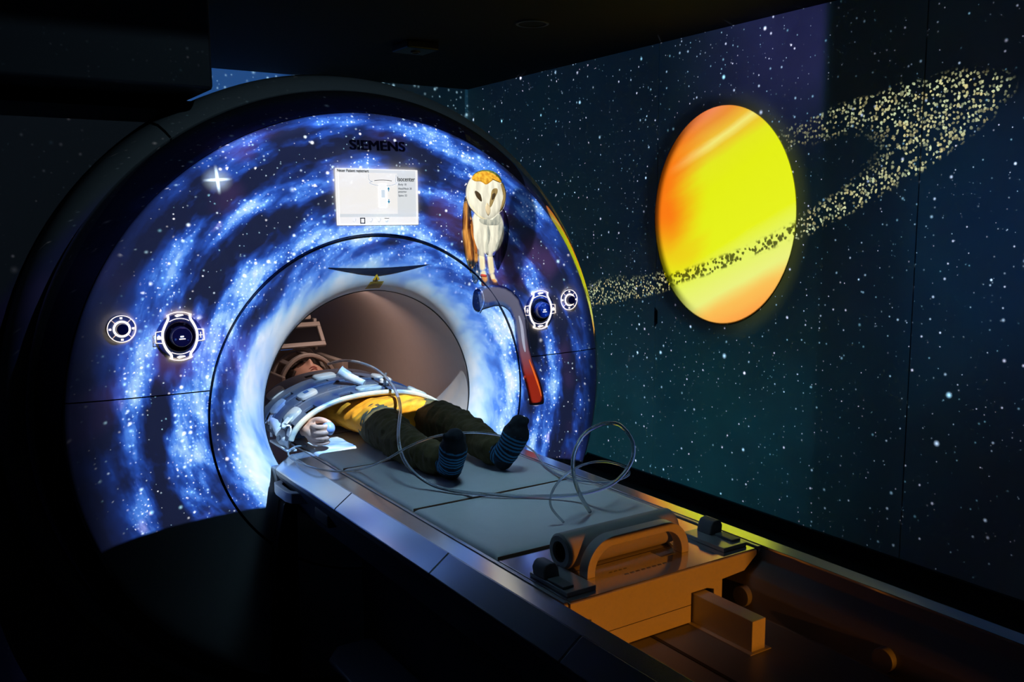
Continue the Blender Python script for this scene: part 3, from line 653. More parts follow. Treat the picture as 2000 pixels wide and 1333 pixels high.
# mattress cushions
def cushion(y0, y1, x0=-.238, x1=.238, zb=-.1162, h=.011):
    nx, ny = 30, 24; V = []; sd = random.random()*50
    def hh(u, v):
        e = min(u, 1-u)*(x1-x0); g = min(v, 1-v)*(y1-y0)
        f = min(1, e/.012); g_ = min(1, g/.02)
        f = math.sqrt(max(0, 1-(1-f)**2)); g_ = math.sqrt(max(0, 1-(1-g_)**2))
        return h*(.15+.85*f*g_) + .0018*f*g_*noise.noise(Vector((u*3, v*4, sd)))
    for j in range(ny+1):
        for i in range(nx+1):
            u, v = i/nx, j/ny
            u = .5-.5*math.cos(PI*u) if True else u; v = .5-.5*math.cos(PI*v)
            V.append((x0+(x1-x0)*u, y0+(y1-y0)*v, zb+hh(u, v)))
    F = [(j*(nx+1)+i, j*(nx+1)+i+1, (j+1)*(nx+1)+i+1, (j+1)*(nx+1)+i) for j in range(ny) for i in range(nx)]
    b = MB().add(V, F); V2 = [(p[0], p[1], zb) for p in V]
    k = nx+1; edge = [i for i in range(k)]+[j*k+nx for j in range(1, ny+1)]+[ny*k+i for i in range(nx-1, -1, -1)]+[j*k for j in range(ny-1, 0, -1)]
    b.add([V[i] for i in edge]+[V2[i] for i in edge], [(i, (i+1) % len(edge), len(edge)+(i+1) % len(edge), len(edge)+i) for i in range(len(edge))])
    return b
for q, (a, b) in enumerate(((-1.088, -.724), (-.718, -.30), (-.298, .10), (.102, .68))):
    cu = thing('mattress_cushion', (0, a, -.116), ('grey vinyl table cushion, empty one nearest the foot end', 'grey vinyl table cushion under the patient\'s socked feet', 'grey vinyl table cushion under the patient\'s thighs', 'grey vinyl table cushion inside the bore under the patient\'s back')[q], 'cushion', 'cushions along the table')
    cushion(a, b).build('cushion_cover', M_CUSH, cu)
    MB().box((-.236, a-.0006, -.1160), (.236, a+.001, -.1085)).build('piping', M_FOLD, cu)
# rolled pad
rp = thing('rolled_pad', (-.02, -1.20, -.113), 'rolled grey foam tube lying across the table foot behind the arched handle', 'roll')
def hroll(x0, x1, cy, cz, R, r, n=40):
    V = []
    prf = [(x0, r), (x0, R-.004), (x0+.004, R), (x1-.004, R), (x1, R-.004), (x1, r), (x1-.001, r-.0002), (x0+.001, r-.0002)]
    for x_, rr in prf:
        for i in range(n):
            a = 2*PI*i/n; k_ = rr; V.append((x_, cy+k_*math.cos(a), cz+k_*math.sin(a)))
    m = len(prf); return MB().add(V, [(k*n+i, k*n+(i+1) % n, ((k+1) % m)*n+(i+1) % n, ((k+1) % m)*n+i) for k in range(m) for i in range(n)])
hroll(-.165, .122, -1.198, -.0775, .0355, .021).build('foam_roll', mat('roll_grey', (.38, .37, .36), .5, bump=.2, bump_scale=60), rp)
hroll(-.160, .118, -1.198, -.0775, .0206, .0185).build('roll_core', M_BLACK, rp)

# ------------------------------------------------------------------ the patient (child lying on the back, head in the bore)
ps = thing('person', (.02, 0, -.105), 'child in yellow shirt and olive trousers lying on the table, head inside the bore', 'person')
ZT = -.105
def loft(mb, secs, n=20):
    # secs: (x,y,z,rx,rz) elliptical sections, path mainly along y
    V = []
    for (x, y, z, rx, rz) in secs:
        for k in range(n):
            a = 2*PI*k/n; V.append((x+rx*math.cos(a), y, z+rz*math.sin(a)))
    m = len(secs); mb.add(V, [(i*n+k, i*n+(k+1) % n, (i+1)*n+(k+1) % n, (i+1)*n+k) for i in range(m-1) for k in range(n)]+[tuple(range(n)), tuple(range((m-1)*n, m*n))])
def chain(mb, pts, rads, n=14, sub=5):
    P = catmull(pts, sub); R = [v.x for v in catmull([(r, 0, 0) for r in rads], sub)]
    mb.tube(P, R, n); mb.ell(P[0], (R[0],)*3, 12, 8); mb.ell(P[-1], (R[-1],)*3, 12, 8)
HC = Vector((-.03, .500, -.022))
def headfn(p):
    d = p-HC; x, y, z = d.x, d.y, d.z
    # jaw narrows towards the chin (-y), face front is +z
    t = max(0, -y/.1); x *= 1-.30*t*t; z2 = z
    if z > 0:
        z2 = z*(1-.12*t)
        g = lambda cx, cy, sx, sy: math.exp(-((x-cx)/sx)**2-((y-cy)/sy)**2)
        z2 += .019*g(0, -.020, .0095, .016)+.006*g(0, .004, .007, .022)      # nose
        z2 -= .009*g(.026, .012, .014, .011)+.009*g(-.026, .012, .014, .011)  # eye hollows
        z2 += .005*g(.026, .012, .009, .006)+.005*g(-.026, .012, .009, .006)  # lids
        z2 += .006*g(0, -.047, .017, .0045)+.006*g(0, -.057, .014, .0045)-.005*g(0, -.052, .018, .002)   # lips
        z2 += .009*g(0, -.080, .018, .014)                                     # chin
        z2 += .004*g(0, .045, .045, .02)
    return HC+Vector((x, y, z2))
body = MB()
body.ell(HC, (.070, .098, .083), 64, 48, headfn)
for s in (-1, 1): body.ell(HC+Vector((s*.069, .0, -.008)), (.008, .026, .016), 12, 8)
chain(body, [(-.025, .455, -.035), (-.015, .41, -.045), (0, .36, -.05)], [.040, .036, .05])
loft(body, [(0, .385, -.045, .05, .035), (0, .36, -.045, .11, .05), (0, .30, -.045, .125, .059), (0, .18, -.043, .115, .060), (.01, .06, -.043, .105, .057), (.02, -.04, -.042, .112, .058), (.03, -.12, -.04, .10, .06), (.03, -.16, -.045, .06, .04)], 24)
# legs
RL = [(-.035, -.10, -.05), (-.062, -.22, -.045), (-.075, -.33, -.052), (-.068, -.44, -.062), (-.052, -.535, -.068)]
LL = [(.090, -.10, -.05), (.115, -.22, -.04), (.124, -.33, -.045), (.122, -.44, -.058), (.112, -.535, -.064)]
for L_ in (RL, LL): chain(body, L_, [.058, .052, .040, .036, .026])
# feet, toes up and turned outwards a little
def foot_pts(s):
    if s < 0: return [(-.052, -.535, -.066), (-.050, -.560, -.070), (-.058, -.585, -.046), (-.064, -.606, -.010), (-.066, -.618, .020)], (-.047, -.562, -.080)
    return [(.112, -.535, -.062), (.114, -.560, -.066), (.124, -.580, -.038), (.134, -.594, -.002), (.138, -.602, .026)], (.112, -.565, -.078)
for s in (-1, 1):
    fp, heel = foot_pts(s); chain(body, fp, [.026, .028, .029, .031, .018]); body.ell(heel, (.024, .022, .024), 14, 10)
# arms
RA = [(-.125, .335, -.05), (-.190, .25, -.06), (-.222, .15, -.065), (-.235, .06, -.062), (-.238, .005, -.060)]
LA = [(.125, .335, -.05), (.185, .25, -.06), (.205, .15, -.065), (.205, .06, -.068), (.20, .0, -.070)]
for A_ in (RA, LA): chain(body, A_, [.042, .034, .029, .025, .019])
# right hand closed around the call ball, thumb on top
def hand(mb, sx, o):
    ox, oy, oz = o
    chain(mb, [(ox, oy+.02, oz), (ox-.002*sx, oy-.02, oz), (ox-.003*sx, oy-.052, oz-.002)], [.018, .022, .020], 14)
    mb.ell((ox-.002*sx, oy-.035, oz-.004), (.014, .032, .032), 20, 14)
    for k, (dz, ln) in enumerate(((.021, 1.), (.004, 1.08), (-.013, 1.), (-.029, .82))):
        r = .0085-.0006*k; z = oz+dz
        chain(mb, [(ox-.004*sx, oy-.058, z), (ox-.002*sx, oy-.058-.026*ln, z+.001), (ox+.018*sx, oy-.070-.034*ln*.8, z+.002), (ox+.034*sx, oy-.062-.022*ln, z+.002)], [r+.001, r, r*.93, r*.8], 10, 4)
    chain(mb, [(ox+.002*sx, oy-.015, oz+.020), (ox+.012*sx, oy-.045, oz+.034), (ox+.022*sx, oy-.072, oz+.037), (ox+.036*sx, oy-.086, oz+.031)], [.012, .0105, .0095, .0075], 10, 4)
hand(body, 1, (-.229, -.012, -.055))
hand(body, -1, (.200, -.018, -.068))
pb = remesh(body, .0032, M_SKIN, 'body', ps, 2)
# hair cap
hm = MB()
def hairfn(p):
    q = headfn(p); d = p-HC; return HC+(q-HC)*1.07+Vector((0, .004, -.002))
me_h = MB(); me_h.ell(HC, (.072, .100, .085), 48, 36, hairfn)
keep = []
hv, hf = me_h.v, me_h.f
for f in hf:
    c = sum((hv[i] for i in f), Vector())/len(f)-HC
    if c.y > .045+.25*max(0, c.z-.03) or c.z < -.004-.25*c.y or (abs(c.x) > .055 and c.y > -.015): keep.append(f)
hm.v = hv; hm.f = keep
hm.build('hair', M_HAIR, pb, solid=.006)
# eyes closed: lids shaped in the mesh; dark lash and brow strokes, lips
fm = MB()
for s in (-1, 1):
    fm.tube([headfn(HC+Vector((s*(.015+.022*t), .008-.003*math.sin(PI*t), .083*math.sqrt(max(0, 1-((.015+.022*t)/.07)**2-.007)))))+Vector((0, 0, .0015)) for t in [i/6 for i in range(7)]], .0013, 6)
    fm.tube([headfn(HC+Vector((s*(.012+.028*t), .030+.004*math.sin(PI*t), .083*math.sqrt(max(0, 1-((.012+.028*t)/.07)**2-.1)))))+Vector((0, 0, .001)) for t in [i/6 for i in range(7)]], .0022, 6)
fm.build('eyelashes', M_HAIR, pb)
lm = MB()
for yy, w_ in ((-.0475, .016), (-.0565, .014)):
    lm.tube([headfn(HC+Vector((w_*t, yy, .083*math.sqrt(max(0, 1-(w_*t/.07)**2-(yy/.098)**2)))))+Vector((0, 0, .0005)) for t in [-1+i/5 for i in range(11)]], [.0008+.0022*math.cos((-1+i/5)*PI/2) for i in range(11)], 8)
lm.build('lips', mat('lips_rose', (.45, .16, .13), .45), pb)

# clothes: same skeleton, a little larger, closed at neck, cuffs and hems
def wrinkle(amp, sc_, stretch=(1, 1, 1)):
    return lambda p: amp*(noise.noise(Vector((p.x*sc_*stretch[0], p.y*sc_*stretch[1], p.z*sc_*stretch[2])))+.5*noise.noise(Vector((p.x*sc_*2.3, p.y*sc_*2.3*stretch[1], p.z*sc_*2.3))))
sh = MB()
loft(sh, [(0, .40, -.045, .045, .038), (0, .375, -.045, .10, .052), (0, .30, -.045, .134, .066), (0, .18, -.042, .124, .067), (.01, .06, -.042, .117, .064), (.02, -.04, -.041, .126, .065), (.028, -.115, -.038, .136, .071), (.03, -.165, -.042, .132, .069), (.03, -.178, -.045, .118, .062)], 28)  # hem lengthened to stand in for golden light on the thighs
for A_ in (RA, LA):
    chain(sh, A_[:3], [.05, .042, .037])
remesh(sh, .006, M_SHIRT, 'shirt', pb, 3, wrinkle(.0045, 26, (1, .8, 1)))
for A_ in (RA, LA):
    sv = MB(); chain(sv, [A_[2], A_[3], (A_[4][0], A_[4][1]+.012, A_[4][2])], [.0385, .034, .028])
    remesh(sv, .006, M_NAVY, 'sleeve', pb, 2, wrinkle(.002, 40))
trs = MB()
loft(trs, [(.025, -.085, -.042, .130, .063), (.028, -.13, -.042, .128, .066), (.03, -.175, -.045, .105, .058)], 28)
for L_ in (RL, LL):
    chain(trs, [(L_[0][0], -.10, -.048)]+[(a, b, c+.002) for a, b, c in L_[1:4]]+[(L_[4][0], -.515, -.062)], [.066, .061, .053, .046, .041])
remesh(trs, .0055, M_TROUS, 'trousers', pb, 2, lambda p: wrinkle(.0055, 30, (1, 1.4, 1))(p)+.0012*math.sin(p.y*330+6*noise.noise(p*14)))
for s in (-1, 1):
    sm = MB(); fp, heel = foot_pts(s); chain(sm, [(fp[0][0], -.508, fp[0][2]+.002)]+fp, [.031, .030, .033, .034, .037, .024]); sm.ell(heel, (.028, .025, .027), 16, 12)
    tip = Vector(fp[-1]); dn = Vector((.0, .35, -.2))
    for k in range(5):   # toes push out under the knit
        sm.ell(tip+Vector(((k-2)*.0125, .002, .004-.0022*(k if s < 0 else 4-k))), (.0085, .010, .011), 10, 8)
    so = remesh(sm, .004, M_SOCK, 'sock', pb, 2, wrinkle(.0012, 90))
    so['label'] = 'blue and black striped sock'
    me = so.data; off = Vector(WORLD['sock' if s < 0 else so.name])
    al = me.attributes.new('along', 'FLOAT', 'POINT'); pn = me.attributes.new('plain', 'FLOAT', 'POINT')
    path = [Vector((fp[0][0], -.508, fp[0][2]))]+[Vector(p) for p in fp]
    for i, v in enumerate(me.vertices):
        p = v.co+off; best = 1e9; acc = 0; val = 0
        for a, b in zip(path[:-1], path[1:]):
            ab = b-a; t = max(0, min(1, (p-a).dot(ab)/ab.length_squared)); d = (p-(a+ab*t)).length
            if d < best: best = d; val = acc+ab.length*t
            acc += ab.length
        al.data[i].value = val
        hd = (p-Vector(heel)).length
        pn.data[i].value = 1. if (val > acc-.028 or hd < .027 or p.z < -.085) else 0.

# call ball in the right hand
cb = MB().ell(Vector((-.196, -.096, -.040)), (.0185, .024, .0205), 24, 16).build('squeeze_ball', M_BLUEB)
tag(cb, 'small light blue squeeze ball held in the patient\'s hand', 'squeeze ball')

# ------------------------------------------------------------------ head coil
hc = thing('head_coil', (0, .5, -.105), 'beige head coil helmet with open bars and mirror around the patient\'s head', 'head coil')
cr_ = MB()
V = []; n = 28; cxs = [.30+.02*i for i in range(2)]
def hoop(y, rx, rz, zc, wd, th, a0=-20, a1=200, n=30):
    mb = MB(); V = []
    for i in range(n+1):
        a = math.radians(a0+(a1-a0)*i/n)
        for (r_, yy) in ((0, y-wd/2), (th, y-wd/2), (th, y+wd/2), (0, y+wd/2)):
            V.append(((rx+r_)*math.cos(a), yy, zc+(rz+r_)*math.sin(a)))
    return mb.add(V, [(i*4+q, (i+1)*4+q, (i+1)*4+(q+1) % 4, i*4+(q+1) % 4) for i in range(n) for q in range(4)]+[(0, 1, 2, 3), (n*4, n*4+1, n*4+2, n*4+3)])
hx = -.03
def hoopx(*a): 
    m_ = hoop(*a); m_.v = [p+Vector((hx, 0, 0)) for p in m_.v]; return m_
hoopx(.505, .098, .112, -.03, .022, .013).build('front_hoop', M_HEADC, hc, bevel=.003)
hoopx(.60, .098, .112, -.03, .022, .012).build('rear_hoop', M_HEADC, hc, bevel=.003)
for a in (50, 90, 130):
    ca, sa = math.cos(math.radians(a)), math.sin(math.radians(a)); mt = Matrix.Translation((hx+.104*ca, .55, -.03+.118*sa)) @ Matrix.Rotation(math.radians(90-a), 4, 'Y')
    MB().box((-.008, -.05, -.005), (.008, .05, .006), mt).build('coil_bar', M_HEADC, hc, bevel=.002)
MB().prism([(hx-.128, -.104), (hx-.128, -.02), (hx-.118, .03), (hx-.104, .03), (hx-.106, -.02), (hx-.09, -.085), (hx+.09, -.085), (hx+.106, -.02), (hx+.104, .065), (hx+.128, .065), (hx+.128, -.104)], .44, .70, 'y').build('coil_base', M_HEADC, hc, bevel=.005)
MB().prism([(hx-.10, .06), (hx-.08, .085), (hx+.08, .085), (hx+.10, .06), (hx+.10, -.08), (hx-.10, -.08)], .69, .70, 'y').build('end_wall', M_HEADC, hc, bevel=.004)
MB().box((hx+.03, .455, -.08), (hx+.085, .50, -.035)).build('neck_pad', mat('neck_pad_pale', (.6, .55, .5), .7), hc, bevel=.012, seg=4)
MB().box((hx-.085, .455, -.08), (hx-.045, .50, -.035)).build('neck_pad', mat('neck_pad_pale', (.6, .55, .5), .7), hc, bevel=.012, seg=4)
# tilted mirror frame made of four bars over the eyes
mt = Matrix.Translation((hx, .545, .118)) @ Matrix.Rotation(math.radians(52), 4, 'X')
mfb = MB().box((-.085, -.008, -.006), (.085, .010, .008), mt)
mfb = mfb.build('mirror_frame', M_HEADC, hc, bevel=.003)
MB().box((-.085, .076, -.006), (.085, .094, .008), mt).build('frame_bar', M_HEADC, mfb, bevel=.003)
for s_ in (-1, 1): MB().box((s_*.078-.007, .010, -.006), (s_*.078+.007, .076, .008), mt).build('frame_bar', M_HEADC, mfb, bevel=.003)
MB().box((-.070, .010, -.0045), (.070, .076, -.001), mt).build('mirror', mat('mirror_glass', (.05, .05, .06), .05, metal=.9), mfb, bevel=.001)
MB().box((hx-.10, .60, .205), (hx+.055, .64, .222)).build('cable_tray', M_HEADC, hc, bevel=.005)
for s_ in (-1, 1): MB().box((hx+s_*.07-.006, .60, .09), (hx+s_*.07+.006, .62, .207)).build('tray_post', M_HEADC, hc, bevel=.003)

# ------------------------------------------------------------------ body coil
bc = thing('body_coil', (-.02, .18, -.1), 'flexible blue-grey array coil with white pads strapped over the patient\'s belly', 'body coil')
CX0, CRX = -.022, .262
def coil_z(x, y):
    u = min(1, abs((x-CX0)/CRX)); return -.092+(.122+.02*(y-.0)/.36)*(1-u**2.3)**.55
def coil_pt(u, y, e=0):
    a = u*PI/2; x = CX0+CRX*math.sin(a)*.999; z = coil_z(x, y)
    if e:
        d = .004; x2 = x+(d if u < 0 else -d); z2 = coil_z(x2, y); t = Vector((x2-x, 0, z2-z)).normalized()
        nrm = Vector((-t.z, 0, t.x)); nrm = nrm if nrm.z > 0 or (nrm.x*u > 0) else -nrm
        if nrm.x*u < -1e-6: nrm = -nrm
        return Vector((x, y, z))+nrm*e
    return Vector((x, y, z))
Y0, Y1 = -.028, .345
nu, nv = 92, 48; V = []; F = []
for j in range(nv+1):
    for i in range(nu+1): V.append(coil_pt(-1+2*i/nu, Y0+(Y1-Y0)*j/nv))
holes = []
for (uc, vc) in [(u, v) for u in (-.80, -.52, -.18, .12, .42, .72) for v in (.08, .30, .62, .86)]:
    holes.append((uc-.055, uc+.055, vc-.035, vc+.035))
for j in range(nv):
    for i in range(nu):
        u = -1+2*(i+.5)/nu; v = (j+.5)/nv
        if any(a < u < b and c < v < d for a, b, c, d in holes): continue
        # rounded outer corners
        if (abs(u) > .95 and (v < .04 or v > .96)): continue
        F.append((j*(nu+1)+i, j*(nu+1)+i+1, (j+1)*(nu+1)+i+1, (j+1)*(nu+1)+i))
sh_ = MB().add(V, F).build('coil_shell', M_COILG, bc, solid=.009); sh_.modifiers[0].offset = 1
bvm = sh_.modifiers.new('bv', 'BEVEL'); bvm.width = .002; bvm.segments = 2; bvm.limit_method = 'ANGLE'
MB().tube([coil_pt(-.93+1.86*i/60, Y0-.004, .006) for i in range(61)], .0085, 10).build('edge_roll', M_COILY, bc)
MB().tube([coil_pt(-.93+1.86*i/60, Y0+.185, .010) for i in range(61)], .0045, 8).build('center_rib', M_COILG, bc)
MB().tube([coil_pt(-.93+1.86*i/60, Y0+.10, .009) for i in range(61)], .003, 8).build('center_rib', M_COILG, bc)
def pad(u, y, su, sy, h=.012, m=M_COILP, name='coil_pad', e0=.008, mark=False):
    V = []; n = 28; rings = [(1, 0), (1, .55), (.93, .85), (.78, 1), (.0, 1.02)]
    for s, hh in rings:
        for k in range(n):
            a = 2*PI*k/n; c, d = math.cos(a), math.sin(a)
            px_ = math.copysign(abs(c)**.6, c)*s; py_ = math.copysign(abs(d)**.6, d)*s
            V.append(coil_pt(max(-.98, min(.98, u+su*px_)), y+sy*py_, e0+h*hh))
    m_ = len(rings); F = [(q*n+k, q*n+(k+1) % n, (q+1)*n+(k+1) % n, (q+1)*n+k) for q in range(m_-1) for k in range(n)]
    o = MB().add(V, F).build(name, m, bc)
    if mark:
        MB().add([coil_pt(u-.02, y-.010, e0+h*1.03+.0008), coil_pt(u-.02, y+.012, e0+h*1.03+.0008), coil_pt(u+.02, y+.012, e0+h*1.03+.0008), coil_pt(u+.02, y-.010, e0+h*1.03+.0008)], [(0, 1, 2, 3)]).build('pad_mark', mat('mark_blue', (.05, .12, .3), .5), o, smooth=False)
    return o
pad(-.66, .045, .10, .028); pad(-.40, .115, .085, .027, .012, M_COILP, mark=True); pad(-.66, .175, .10, .024, .011)
pad(.02, .02, .10, .022, .010, M_COILY); pad(-.12, .245, .09, .030); pad(-.55, .28, .09, .028)
pad(.34, .20, .09, .03); pad(.46, .02, .09, .022, .010, M_COILY); pad(.62, .12, .09, .028)
# cable elbow and knob on top
P0 = coil_pt(-.05, .085, .012); 
MB().tube(catmull([P0+Vector((.03, -.03, .004)), P0+Vector((.012, -.01, .014)), P0+Vector((-.006, .012, .026)), P0+Vector((-.028, .028, .044))], 5), [.012]*5+[.0135]*5+[.016]*5+[.018], 18).build('cable_elbow', M_WHITE, bc)
P1 = coil_pt(.20, .055, .008)
kn = MB().tube([P1, P1+Vector((0, 0, .012)), P1+Vector((0, 0, .0125)), P1+Vector((0, 0, .022)), P1+Vector((0, 0, .026))], [.008, .007, .019, .018, .010], 20).build('coil_knob', M_WHITE, bc)
MB().tube([P1+Vector((0, 0, .026)), P1+Vector((.004, .002, .042))], .004, 10).build('tube_port', mat('port_grey', (.15, .15, .16), .5), kn)
# straps to the table edge
def strap(name, pts, wd, m, parent=bc, th=.004):
    P = catmull(pts, 6); V = []; n = len(P)
    for i, p in enumerate(P):
        d = (P[min(i+1, n-1)]-P[max(i-1, 0)]).normalized(); s = Vector((0, 1, 0)); s = (s-d*s.dot(d)).normalized(); nn_ = d.cross(s)
        for a, b in ((-1, -1), (1, -1), (1, 1), (-1, 1)): V.append(p+s*a*wd/2+nn_*b*th/2)
    return MB().add(V, [(i*4+q, (i+1)*4+q, (i+1)*4+(q+1) % 4, i*4+(q+1) % 4) for i in range(n-1) for q in range(4)]+[(0, 1, 2, 3), (4*n-4, 4*n-3, 4*n-2, 4*n-1)]).build(name, m, parent, bevel=.001)
strap('strap', [coil_pt(-.64, .035, .016), coil_pt(-.80, .02, .024), Vector((-.280, .0, -.045)), Vector((-.2905, -.004, -.085)), Vector((-.290, .0, -.103))], .026, M_WHITE)
strap('strap', [coil_pt(-.70, .175, .014), coil_pt(-.86, .165, .014), Vector((-.288, .150, -.055)), Vector((-.290, .14, -.10))], .016, M_WHITE)
strap('strap', [coil_pt(.55, .03, .014), coil_pt(.80, .015, .014), Vector((.252, .005, -.06)), Vector((.256, .0, -.10))], .030, M_COILY)
strap('strap', [coil_pt(.62, .13, .014), coil_pt(.84, .12, .014), Vector((.254, .11, -.07)), Vector((.258, .11, -.10))], .022, M_COILY)
cp = MB().ell(Vector((-.282, .045, -.085)), (.020, .040, .026), 24, 16)
cp.tube([(-.283, .07, -.075), (-.283, .12, -.055), (-.284, .15, -.05)], [.018, .014, .009], 14)
cp.build('strap_buckle', M_WHITE, bc)
disc(MB(), 0, 0, 0, .004, .010).v
MB().tube([(-.302, .035, -.082), (-.305, .034, -.081)], [.009, .008], 16).build('buckle_button', mat('button_grey', (.45, .47, .5), .4), bc)
MB().box((-.30, -.03, -.113), (-.27, .13, -.106)).build('strap_rail', M_WHITE, bc, bevel=.002)

# ------------------------------------------------------------------ clear tubes (pixel + real height of each point)
def tube_thing(name, label, spec, r, m=M_TUBE):
    P = [at(px, py, 'xyz'['xyz'.index(ax)], v) for px, py, ax, v in spec]
    o = MB().tube(catmull(P, 10), r, 12).build(name, m); return tag(o, label, 'tube')
tube_thing('air_tube', 'thicker clear tube running past the feet and looping upright at the table end', [
    (640, 712, 'y', .30), (668, 705, 'y', .26), (700, 708, 'y', .20), (735, 722, 'y', .12), (760, 745, 'y', -.01), (775, 770, 'y', -.16), (782, 800, 'y', -.30), (778, 850, 'y', -.45), (786, 892, 'y', -.51), (810, 925, 'y', -.575),
    (850, 950, 'z', -.094), (905, 962, 'z', -.098), (980, 968, 'z', -.098), (1060, 970, 'z', -.098), (1130, 966, 'z', -.085), (1195, 946, 'y', -1.00), (1232, 905, 'y', -1.00), (1236, 865, 'y', -.99), (1212, 832, 'y', -.97), (1180, 828, 'y', -.96),
    (1142, 848, 'y', -.96), (1122, 885, 'y', -.98), (1120, 925, 'y', -1.0), (1132, 965, 'y', -1.02), (1152, 1000, 'z', -.099)], .0046)
tube_thing('thin_tube', 'thinner clear tube arching over the ankles and around the loop on the table', [
    (600, 872, 'z', -.098), (578, 873, 'z', -.098), (563, 884, 'z', -.101), (572, 898, 'z', -.103), (605, 912, 'z', -.099), (650, 921, 'z', -.099), (700, 918, 'z', -.098), (750, 900, 'y', -.50), (800, 872, 'y', -.52), (850, 853, 'y', -.55), (900, 846, 'y', -.565), (950, 847, 'y', -.56),
    (1000, 858, 'y', -.53), (1040, 880, 'z', -.085), (1066, 911, 'z', -.097), (1100, 932, 'z', -.098), (1140, 940, 'z', -.098), (1190, 942, 'z', -.09), (1228, 928, 'y', -.90), (1218, 912, 'y', -.93), (1175, 902, 'y', -.96), (1130, 912, 'y', -.98), (1095, 937, 'y', -.99), (1077, 965, 'y', -.995), (1077, 992, 'y', -1.0), (1101, 1021, 'z', -.1)], .0028)

# ------------------------------------------------------------------ projector lamps (pattern = picture the projector throws)
class NT:
    def __init__(s, nt): s.nt = nt; s.N = nt.nodes; s.L = nt.links.new
    def m(s, op, *a, clamp=False):
        n = s.N.new('ShaderNodeMath'); n.operation = op; n.use_clamp = clamp
        for i, v in enumerate(a):
            if isinstance(v, (int, float)): n.inputs[i].default_value = v
            else: s.L(v, n.inputs[i])
        return n.outputs[0]
    def add(s, *a):
        r = a[0]
        for b in a[1:]: r = s.m('ADD', r, b)
        return r
    def mul(s, *a):
        r = a[0]
        for b in a[1:]: r = s.m('MULTIPLY', r, b)
        return r
    def sub(s, a, b): return s.m('SUBTRACT', a, b)
    def ss(s, x, e0, e1):
        n = s.N.new('ShaderNodeMapRange'); n.interpolation_type = 'SMOOTHSTEP'; s.L(x, n.inputs[0]) if not isinstance(x, (int, float)) else None
        n.inputs[1].default_value = e0; n.inputs[2].default_value = e1; return n.outputs[0]
    def xyz(s, x, y, z):
        n = s.N.new('ShaderNodeCombineXYZ')
        for i, v in enumerate((x, y, z)):
            if isinstance(v, (int, float)): n.inputs[i].default_value = v
            else: s.L(v, n.inputs[i])
        return n.outputs[0]
    def noise(s, v, sc=1., det=4, rough=.55):
        n = s.N.new('ShaderNodeTexNoise'); n.inputs['Scale'].default_value = sc; n.inputs['Detail'].default_value = det; n.inputs['Roughness'].default_value = rough; s.L(v, n.inputs['Vector']); return n.outputs['Fac']
    def vor(s, v, sc):
        n = s.N.new('ShaderNodeTexVoronoi'); n.voronoi_dimensions = '2D'; n.inputs['Scale'].default_value = sc; s.L(v, n.inputs['Vector'])
        sp = s.N.new('ShaderNodeSeparateColor'); s.L(n.outputs['Color'], sp.inputs[0]); return n.outputs['Distance'], sp.outputs[0], sp.outputs[1], sp.outputs[2]
    def ramp(s, x, stops):
        n = s.N.new('ShaderNodeValToRGB'); e = n.color_ramp.elements; s.L(x, n.inputs[0])
        e[0].position, e[0].color = stops[0][0], (*stops[0][1], 1); e[1].position, e[1].color = stops[-1][0], (*stops[-1][1], 1)
        for p, c in stops[1:-1]: q = e.new(p); q.color = (*c, 1)
        return n.outputs[0]
    def rgb(s, c): n = s.N.new('ShaderNodeRGB'); n.outputs[0].default_value = (*c, 1); return n.outputs[0]
    def mix(s, f, a, b):
        n = s.N.new('ShaderNodeMix'); n.data_type = 'RGBA'
        for i, v in ((0, f), (6, a), (7, b)):
            if isinstance(v, tuple): n.inputs[i].default_value = (*v, 1)
            elif isinstance(v, (int, float)): n.inputs[i].default_value = v
            else: s.L(v, n.inputs[i])
        return n.outputs[2]
    def cadd(s, a, b, f=1.):
        n = s.N.new('ShaderNodeMix'); n.data_type = 'RGBA'; n.blend_type = 'ADD'; n.clamp_result = False
        for i, v in ((0, f), (6, a), (7, b)):
            if isinstance(v, tuple): n.inputs[i].default_value = (*v, 1)
            elif isinstance(v, (int, float)): n.inputs[i].default_value = v
            else: s.L(v, n.inputs[i])
        return n.outputs[2]
    def cscale(s, c, f):
        n = s.N.new('ShaderNodeVectorMath'); n.operation = 'SCALE'; s.L(c, n.inputs[0])
        if isinstance(f, (int, float)): n.inputs[3].default_value = f
        else: s.L(f, n.inputs[3])
        return n.outputs[0]

def projector(name, pos, target, plane, val, power, build, dist):
    ld = bpy.data.lights.new(name, 'POINT'); ld.energy = power; ld.shadow_soft_size = 0.0
    lo = bpy.data.objects.new(name, ld); col.objects.link(lo); lo.location = pos
    ld.use_nodes = True; nt = ld.node_tree; T = NT(nt)
    em = [n for n in nt.nodes if n.type == 'EMISSION'][0]
    ge = nt.nodes.new('ShaderNodeNewGeometry')
    sp = nt.nodes.new('ShaderNodeSeparateXYZ'); T.L(ge.outputs['Incoming'], sp.inputs[0])
    return_sign = SIGN
    d = {'x': T.mul(sp.outputs[0], return_sign), 'y': T.mul(sp.outputs[1], return_sign), 'z': T.mul(sp.outputs[2], return_sign)}
    dd = d[plane]; D = val-pos['xyz'.index(plane)]
    t = T.m('DIVIDE', D, T.m('MAXIMUM', dd, .02) if D > 0 else T.m('MINIMUM', dd, -.02))
    others = [a for a in 'xyz' if a != plane]
    uv = [T.add(T.mul(d[a], t), pos['xyz'.index(a)]) for a in others]
    front = T.m('GREATER_THAN', dd, .06)
    colr, mask = build(T, uv[0], uv[1])
    # a flat screen lit evenly: intensity rises with the ray's length cubed over the throw
    k = T.m('DIVIDE', t, abs(D)); fall = T.mul(k, k, k)
    out = T.mul(mask, front, fall)
    T.L(colr, em.inputs['Color']); T.L(out, em.inputs['Strength'])
    return lo
SIGN = 1.0

